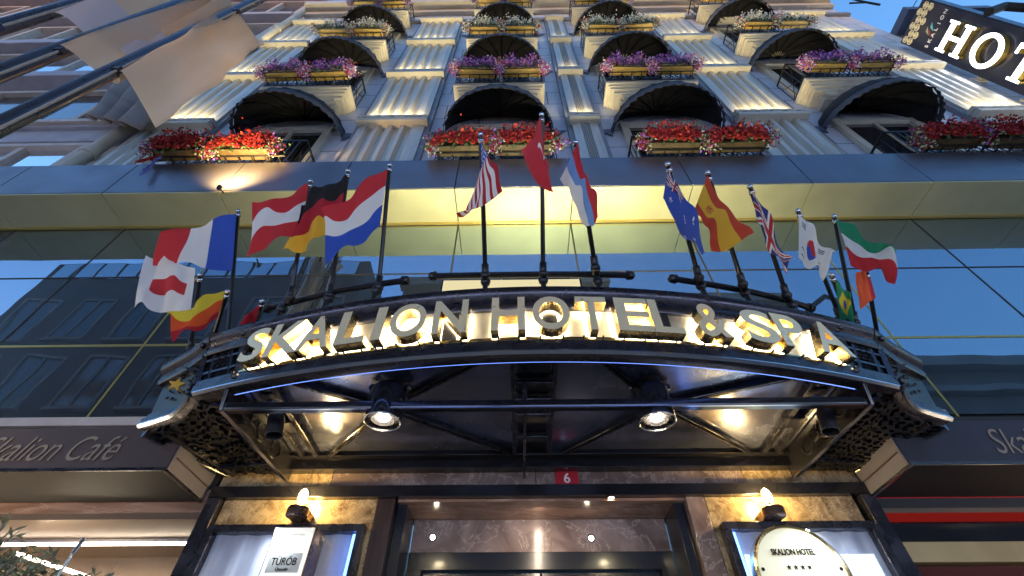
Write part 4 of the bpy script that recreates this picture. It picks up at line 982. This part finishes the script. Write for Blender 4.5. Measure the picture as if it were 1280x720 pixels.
# ================================================================ café awnings
for s in (-1, 1):
    xe = -2.63 if s < 0 else 2.86; xo = -9 if s < 0 else 9.5
    lab = 'brown café awning with pale italic lettering at the left' if s < 0 else 'dark café awning with pale italic lettering at the right'
    t = thing('cafe_awning', (xe, 0, 3.1), lab, 'awning', 'café awnings either side of the entrance')
    zb0 = PY(190, 587, -.58).z; zt0 = PY(150, 535, -.58).z; mb = MB()
    prof = [(xe, -.02, zb0), (xe, -.58, zb0), (xe, -.58, zt0), (xe, -.02, 3.72)]
    mb.prism(prof, (xo-xe, 0, 0)); mb.build('fabric', M['awnbrown' if s < 0 else 'awnnavy'], t, bevel=.004)
    sd = -s*.004
    mb = MB(); mb.prism([(xe+sd, -.02, zb0+.004), (xe+sd, -.575, zb0+.004), (xe+sd, -.575, zt0-.004), (xe+sd, -.02, 3.70)], (sd*2, 0, 0)); mb.build('side_panel', M['awngrey'], t)
    mb = MB(); mb.box(min(xe, xo), max(xe, xo), -.592, -.5805, zb0-.012, zb0+.012); mb.box(xe-.012, xe+.012, -.58, -.02, zb0-.014, zb0-.001); mb.build('edge_rail', M['chrome'] if s > 0 else M['steel'], t)
    mb = MB(); mb.box(xe+sd*4, xe+sd*6, -.55, -.06, zb0+.10, zb0+.108); mb.build('seam', M['awnbrown'], t)
    mb = MB(); mb.box(min(xe, xo)+.01, max(xe, xo)-.01, -.57, -.03, zb0-.006, zb0-.0025); mb.build('underside_shade', M['blackm'], t)  # matt black sheet standing in for the shade below the awning
    if s < 0: c0 = PY(-20, 560, -.585); c1 = PY(151, 560, -.585)
    else: c0 = PY(1238, 552, -.585); c1 = PY(1409, 552, -.585)
    mb = MB(); add_text(mb, 'Skalion Café', ((c0.x+c1.x)/2, -.584, (zb0+zt0)/2+(.0 if s < 0 else .0)), (1,0,0), (0,0,1), w=(c1.x-c0.x), h=.2, depth=.004, shear=.35, offset=-.006); mb.build('lettering', M['lettering'], t, normals=False)

# ================================================================ blade sign
t = thing('blade_sign', (11, -.1, 15.6), 'navy projecting hotel sign with white lit letters and gold lattice', 'sign')
A0 = PX(1125, 53.5, 11); zt = A0.z; yi = -.10; yo = -1.18; zb0 = zt-8.2
mb = MB(); mb.box(11, 11.22, yo, yi, zb0, zt); mb.build('board', M['signnavy'], t, bevel=.015)
mb = MB(); mb.box(10.985, 11.235, yo-.03, yo-.001, zb0, zt+.01); mb.build('edge_trim', M['steel'], t)
XS = 10.985
def sgn(y, z, r=0): return Vector((XS, y, z))
# outward (towards the street) is -y = letter up; text reads downward: right = -z
Up = Vector((0, -1, 0)); Rt = Vector((0, 0, -1))
def slab(mb, c, w, h, d0, d1, m): # c centre (y,z) ; w along Rt, h along Up
    mb.box(11-d1, 11-d0, c[0]-h/2, c[0]+h/2, c[1]-w/2, c[1]+w/2, m)
zH = PX(1196, 50, 10.95).z; PIT = zH-PX(1238, 62, 10.95).z; LS = 1.1; 
def lit_letter(ch, zc):
    yc = (yi+yo)/2+.0; hgt = .62*LS; face = MB(); body = MB(); th = .14
    def seg(r0, r1, u0, u1):   # r along text direction, u along letter up
        y_a, y_b = yc-u1, yc-u0
        z_a, z_b = zc-r1*LS, zc-r0*LS
        body.box(11-.12, 11-.002, y_a, y_b, z_a, z_b); face.box(11-.126, 11-.1205, y_a, y_b, z_a, z_b)
    h = hgt/2; w = .36
    if ch == 'H':
        for c in (-.23, .23): seg(c-.07, c+.07, -h+.055, h-.055); seg(c-.14, c+.14, -h, -h+.05); seg(c-.14, c+.14, h-.05, h)
        seg(-.155, .155, -.045, .045)
    elif ch == 'T':
        seg(-.07, .07, -h+.055, h-.085); seg(-.15, .15, -h, -h+.05); seg(-.32, .32, h-.08, h); seg(-.32, -.26, h-.2, h-.085); seg(.26, .32, h-.2, h-.085)
    elif ch == 'E':
        seg(-.22, -.08, -h+.06, h-.06); seg(-.28, .26, -h, -h+.055); seg(-.28, .26, h-.055, h); seg(-.075, .14, -.03, .03); seg(.2, .26, -h+.06, -h+.2); seg(.2, .26, h-.2, h-.06)
    elif ch == 'L':
        seg(-.18, -.04, -h+.06, h-.055); seg(-.26, .26, -h, -h+.055); seg(-.26, .04, h-.05, h); seg(.2, .26, -h+.06, -h+.22)
    else:
        N = 40; k = []
        def P_(a, rx, ry, dx): return Vector((dx, yc-ry*LS*sin(a), zc-rx*LS*cos(a)))
        for mbq, dd0, dd1 in ((body, 11-.002, 11-.12), (face, 11-.1205, 11-.126)):
            vs = []; fs = []
            for i in range(N):
                a = 2*pi*i/N
                vs += [P_(a, .37, .33, dd0), P_(a, .37, .33, dd1), P_(a, .24, .25, dd1), P_(a, .24, .25, dd0)]
            for i in range(N):
                j = (i+1) % N
                for q in range(4): fs.append((i*4+q, i*4+(q+1) % 4, j*4+(q+1) % 4, j*4+q))
            mbq.add(vs, fs)
    lo = body.build('letter', M['goldtrim'], t); face.build('lit_face', E_['white'], lo)
for i, ch in enumerate('HOTEL'): lit_letter(ch, zH-i*PIT)
# lattice of nested hexagon outlines at the top end
lat = MB()
def hexo(cy_, cz_, r, w):
    pts = [Vector((XS+.01, cy_+r*1.0*cos(pi/6+pi/3*i)*1.0, cz_+r*sin(pi/6+pi/3*i))) for i in range(6)]
    for i in range(6): lat.bar(pts[i], pts[(i+1) % 6], .012, w, up=Vector((1,0,0)))
for r_ in range(6):
    for c_ in range(2):
        cy_ = yi-.12-r_*.17; cz_ = zt-.14-c_*.19-(.095 if r_ % 2 else 0)
        if cz_ < zt-.5: continue
        for rr in (.085, .05): hexo(cy_, cz_, rr, .016)
        lat.box(XS, XS+.008, cy_-.02, cy_+.02, cz_-.02, cz_+.02)
lat.build('lattice', pm('pale_gold_inlay', (.80, .72, .50), .4), t)
mb = MB()   # coloured shard emblem
zc = zt-.86
for (y_, z_, cc) in ((-.52, .05, 'a'), (-.66, .09, 'b'), (-.54, .16, 'c')):
    mm = {'a': pm('shard_red', (.22, .05, .05), .5), 'b': pm('shard_teal', (.12, .42, .50), .5), 'c': pm('shard_tan', (.38, .33, .24), .5)}[cc]
    mb.prism([(XS+.01, y_, zc+z_), (XS+.01, y_-.12, zc+z_+.02), (XS+.01, y_+.05, zc+z_-.16)], (-.006, 0, 0), mm)
mb.build('emblem', None, t)
mb = MB()
zs_ = zt-.98
for i, ch in enumerate('SKALION'):
    add_text(mb, ch, (XS+.008, yi-.16-i*.135, zs_), (0,-1,0), (0,0,1), h=.10, depth=.012, offset=.01)
mb.build('lettering', pm('pale_lettering', (.7, .7, .72), .5), t, normals=False)
mb = MB()
for z in (zt-1.5, zt-2.9, zt-4.3, zt-5.7): mb.box(11.05, 11.17, -.10, -.001, z-.05, z+.05); mb.box(11.0, 11.22, -.04, -.002, z-.12, z+.12)
mb.build('bracket', M['stone'], t)

# dark canopy block behind the sign and overhead cables
nb = thing('building', (13, 0, 0), 'dark roofed building beyond the blade sign at the right', 'building')
mb = MB(); mb.box(11.68, 14.2, .0, 8, -.1, 16.9); mb.build('wall', M['render_grey'], nb)
mb = MB(); mb.box(11.68, 14.2, -.7, 8, 16.91, 17.2); mb.build('roof', M['navy'], nb)
c1 = [PY(px, py, -2.5) for px, py in ((1236, 15), (1255, 8), (1285, 10), (1330, 30))]
mb = MB(); mb.tube(c1, .05, n=8); tag(mb.build('cable', M['blackm'], None), 'thick black cable above the blade sign', 'cable')
mb = MB(); mb.tube([PY(1050, -6, -2), PY(1078, 2, -2), PY(1100, 6, -2)], .02, n=6); mb.tube([PY(1062, 4, -2), PY(1085, 3, -2)], .015, n=6); mb.tube([PY(1150, -6, -2), PY(1141, 9, -2)], .008, n=6)
tag(mb.build('cable', M['blackm'], None), 'thin tangled wires against the sky left of the blade sign', 'cable')

# ================================================================ neighbouring building on the left
N = thing('neighbour_building', (-14, 0, 0), 'stone fronted neighbouring building at the far left behind the flagpoles', 'building')
mb = MB(); mb.box(-34, -7.95, .12, 8, 0, 24.5); mb.build('wall', M['nstone'], N)
for z0, z1, yy in ((10.15, 10.3, -.02), (10.3, 10.8, .03), (10.8, 10.9, -.05), (13.4, 13.75, -.3), (16.6, 16.95, -.3), (20.0, 20.3, -.3), (24.1, 24.6, -.5)):
    mb = MB(); mb.box(-34, -7.96, yy, .119, z0, z1); mb.build('cornice', M['nmauve'], N, bevel=.02)
for z0, z1 in ((7.0, 9.86), (11.05, 12.9), (14.1, 16.2), (17.2, 19.6), (21, 23.4)):
    for i in range(9):
        xb_ = -8.42-i*3.0; xa = xb_-2.4
        mb = MB(); mb.box(xa-.12, xa, -.06, .118, z0, z1+.12); mb.box(xb_, xb_+.12, -.06, .118, z0, z1+.12); mb.box(xa, xb_, -.06, .118, z1, z1+.12); mb.box((xa+xb_)/2-.06, (xa+xb_)/2+.06, -.03, .118, z0, z1); mb.box(xa-.2, xb_+.2, -.12, .118, z0-.14, z0-.001)
        wn = mb.build('window', M['nframe'], N, bevel=.008)
        mb = MB(); mb.box(xa, (xa+xb_)/2-.06, .05, .1, z0, z1); mb.box((xa+xb_)/2+.06, xb_, .05, .1, z0, z1); mb.build('pane', M['nglass'] if z0 < 10 or z0 > 14 else M['winglass'], wn)

# ================================================================ tall flagpoles near the camera with big pale flags
cream_cl = pm('flag_cream', (.84, .68, .50), .8, trans=.75, var=.12, col2=(.95, .88, .80), scale=1.3, stretch=(4, 4, .6), bump=.5, bscale=3); orange_cl = pm('flag_apricot', (.72, .40, .20), .8, trans=.5); mauve_cl = pm('flag_mauve', (.66, .60, .64), .8, trans=.5); ora = pm('flag_coral', (.75, .18, .10), .8, trans=.4)
def bigpole(px, py, depth, rad, lab, flags):
    X, Y, h = ray(px, py); base = Vector((X*depth, Y*depth-D, 0)); zref = CZ+h*depth
    t = thing('flagpole', base, lab, 'flagpole', 'tall flagpoles at the left')
    mb = MB(); mb.tube([base, base+Vector((0,0,13.5))], rad, n=20, r2=rad*.7); mb.lathe([(rad*2, 0), (rad*2, .05), (rad*1.2, .12)], Matrix.Translation(base), n=20); mb.build('pole', M['polegrey'], t, smooth='auto')
    mb = MB(); mb.tube([base+Vector((rad*1.25, -rad*.3, 1.2)), base+Vector((rad*1.1, -rad*.3, 13.3))], .012, n=6); mb.build('halyard', M['polestone'], t)
    for i in range(3):
        z = 3.6+i*2.6; mb = MB(); mb.box(base.x+rad*.5, base.x+rad*1.6, base.y-rad*.6, base.y+rad*.1, z, z+.06); mb.build('cleat', M['steel'], t)
    for k, (z0, z1, w, dy, seed, fn) in enumerate(flags):
        rnd = random.Random(seed); f1 = rnd.uniform(8, 10); ph = rnd.uniform(0, 6)
        def g_(u, v, z0=z0, z1=z1, w=w, dy=dy, f1=f1, ph=ph):
            x = base.x+rad*1.3+w*u*(.92+.08*sin(v*8+ph)+.04*sin(v*19)); am = .07+.09*u
            return (x, base.y+dy*u+am*sin(u*f1+v*2+ph)+.05*sin(u*15+v*6)*u, z0+(z1-z0)*v-.35*u*u+.05*sin(u*5+v*3+ph))
        mb = MB(); mb.grid(g_, 110, 110, mf=fn); mb.build('flag_cloth', None, t, smooth=True, normals=False)
    return t
def cl(u, v): return cream_cl
def cl2(u, v): return mauve_cl if v < .3 else cream_cl
bigpole(0, 158, 3.5, .078, 'lowest and nearest tall grey flagpole crossing the upper left corner', [])
bigpole(0, 92, 3.9, .078, 'middle tall grey flagpole at the upper left with pale flag', [(6.3, 9.0, .85, .45, 5, cl)])
bigpole(0, 34, 4.3, .078, 'uppermost of the three tall grey flagpoles at the upper left', [(6.9, 9.6, .85, .5, 3, cl2)])

# crumpled cloth by the drainpipe
mb = MB(); A_ = PY(105, 145, -.5); B_ = PY(172, 158, -.5); C1 = PY(240, 90, -.2); D_ = PY(150, 95, -.2)
def cr_(u, v):
    p = (A_*(1-v)+D_*v)*(1-u)+(B_*(1-v)+C1*v)*u; return p+Vector((.03*sin(v*9), .12*sin(u*22+v*2), .10*sin(u*22+v*1.5)*(1-.5*v)))
mb.grid(cr_, 60, 24); tag(mb.build('draped_cloth', pm('grey_cloth', (.42, .35, .31), .85, var=.2, scale=2, trans=.3), None, smooth=True, solid=.01, normals=False), 'crumpled grey brown cloth hanging beside the drainpipe', 'cloth')

# ================================================================ bush and rod, lower left
PT = thing('olive_bush', (-3.75, -1.0, 0), 'leafy olive bush in a planter at the lower left corner', 'bush')
mb = MB(); mb.lathe([(.22, 0), (.30, .5), (.34, .55), (.30, .56), (.28, .5)], Matrix.Translation((-3.75, -1.0, 0)), n=24); mb.build('planter', M['bronze'], PT, smooth='auto')
random.seed(12); st = MB(); lf = MB()
for i in range(110):
    tgt = PY(random.uniform(-60, 135), 0, -1.0)
    px = random.uniform(-60, 140); py = 665+max(0, px)*.35+random.uniform(0, 75)-(25 if px < 30 else 0)
    tip = PY(px, py, -1.0+random.uniform(-.25, .3)); b0 = Vector((-3.75+random.uniform(-.12, .12), -1.0+random.uniform(-.1, .1), .5))
    pts = [b0.lerp(tip, q)+Vector((0, 0, .18*sin(pi*q))) for q in (0, .25, .5, .75, 1)]
    st.tube(pts, .008, n=5, r2=.002)
    for _ in range(46):
        q = random.uniform(.45, 1.0); k = min(3, int(q*4)); p = pts[k].lerp(pts[k+1], q*4-k)
        d_ = Vector((random.uniform(-1,1), random.uniform(-1,1), random.uniform(-.3,1))).normalized(); L = random.uniform(.05, .09); sd_ = d_.cross(Vector((random.uniform(-1,1), 1, random.uniform(-1,1)))).normalized()*.009
        lf.add([p, p+d_*L*.5+sd_, p+d_*L, p+d_*L*.5-sd_], [(0,1,2,3)])
st.build('stems', M['bark'], PT); lf.build('leaves', M['leafo'], PT, normals=False)
a = PY(66, 730, -1.3); bq = PY(91, 692, -1.3); c = PY(106, 672, -1.3)
t = thing('metal_rod', (a.x, a.y, 0), 'thin silver rod with a flattened tip in front of the bush', 'rod')
mb = MB(); d_ = (bq-a).normalized(); mb.tube([a-d_*.9, bq], .006, n=8); mb.build('shaft', M['chrome'], t)
mb = MB(); mb.bar(bq, c, .022, .008, up=Vector((0, -1, 0))); mb.build('tip', M['chrome'], t, bevel=.003)
mb = MB(); e = a-d_*.9; mb.tube([Vector((e.x, e.y, 0)), e], .012, n=8); mb.build('stand', M['steel'], t)

# warm projector lighting the fascia at the left
p = PY(248, 222, -1.0); t = thing('projector_lamp', (p.x, -1.0, FZ0+.05), 'small warm projector lamp glowing on the fascia below the red flowers', 'lamp')
mb = MB(); mb.tube([(p.x, -.60, FZ0-.04), (p.x, -.70, FZ0-.08)], .012, n=8); mb.lathe([(.02, -.03), (.03, 0), (.03, .04)], Matrix.Translation((p.x, -.70, FZ0-.08)), n=14); mb.build('housing', M['steel'], t)
spot('lamp', (p.x, -.95, FZ0+.1), (0, .5, .45), 70, (1, .62, .22), 120, .05, t, 1.0)
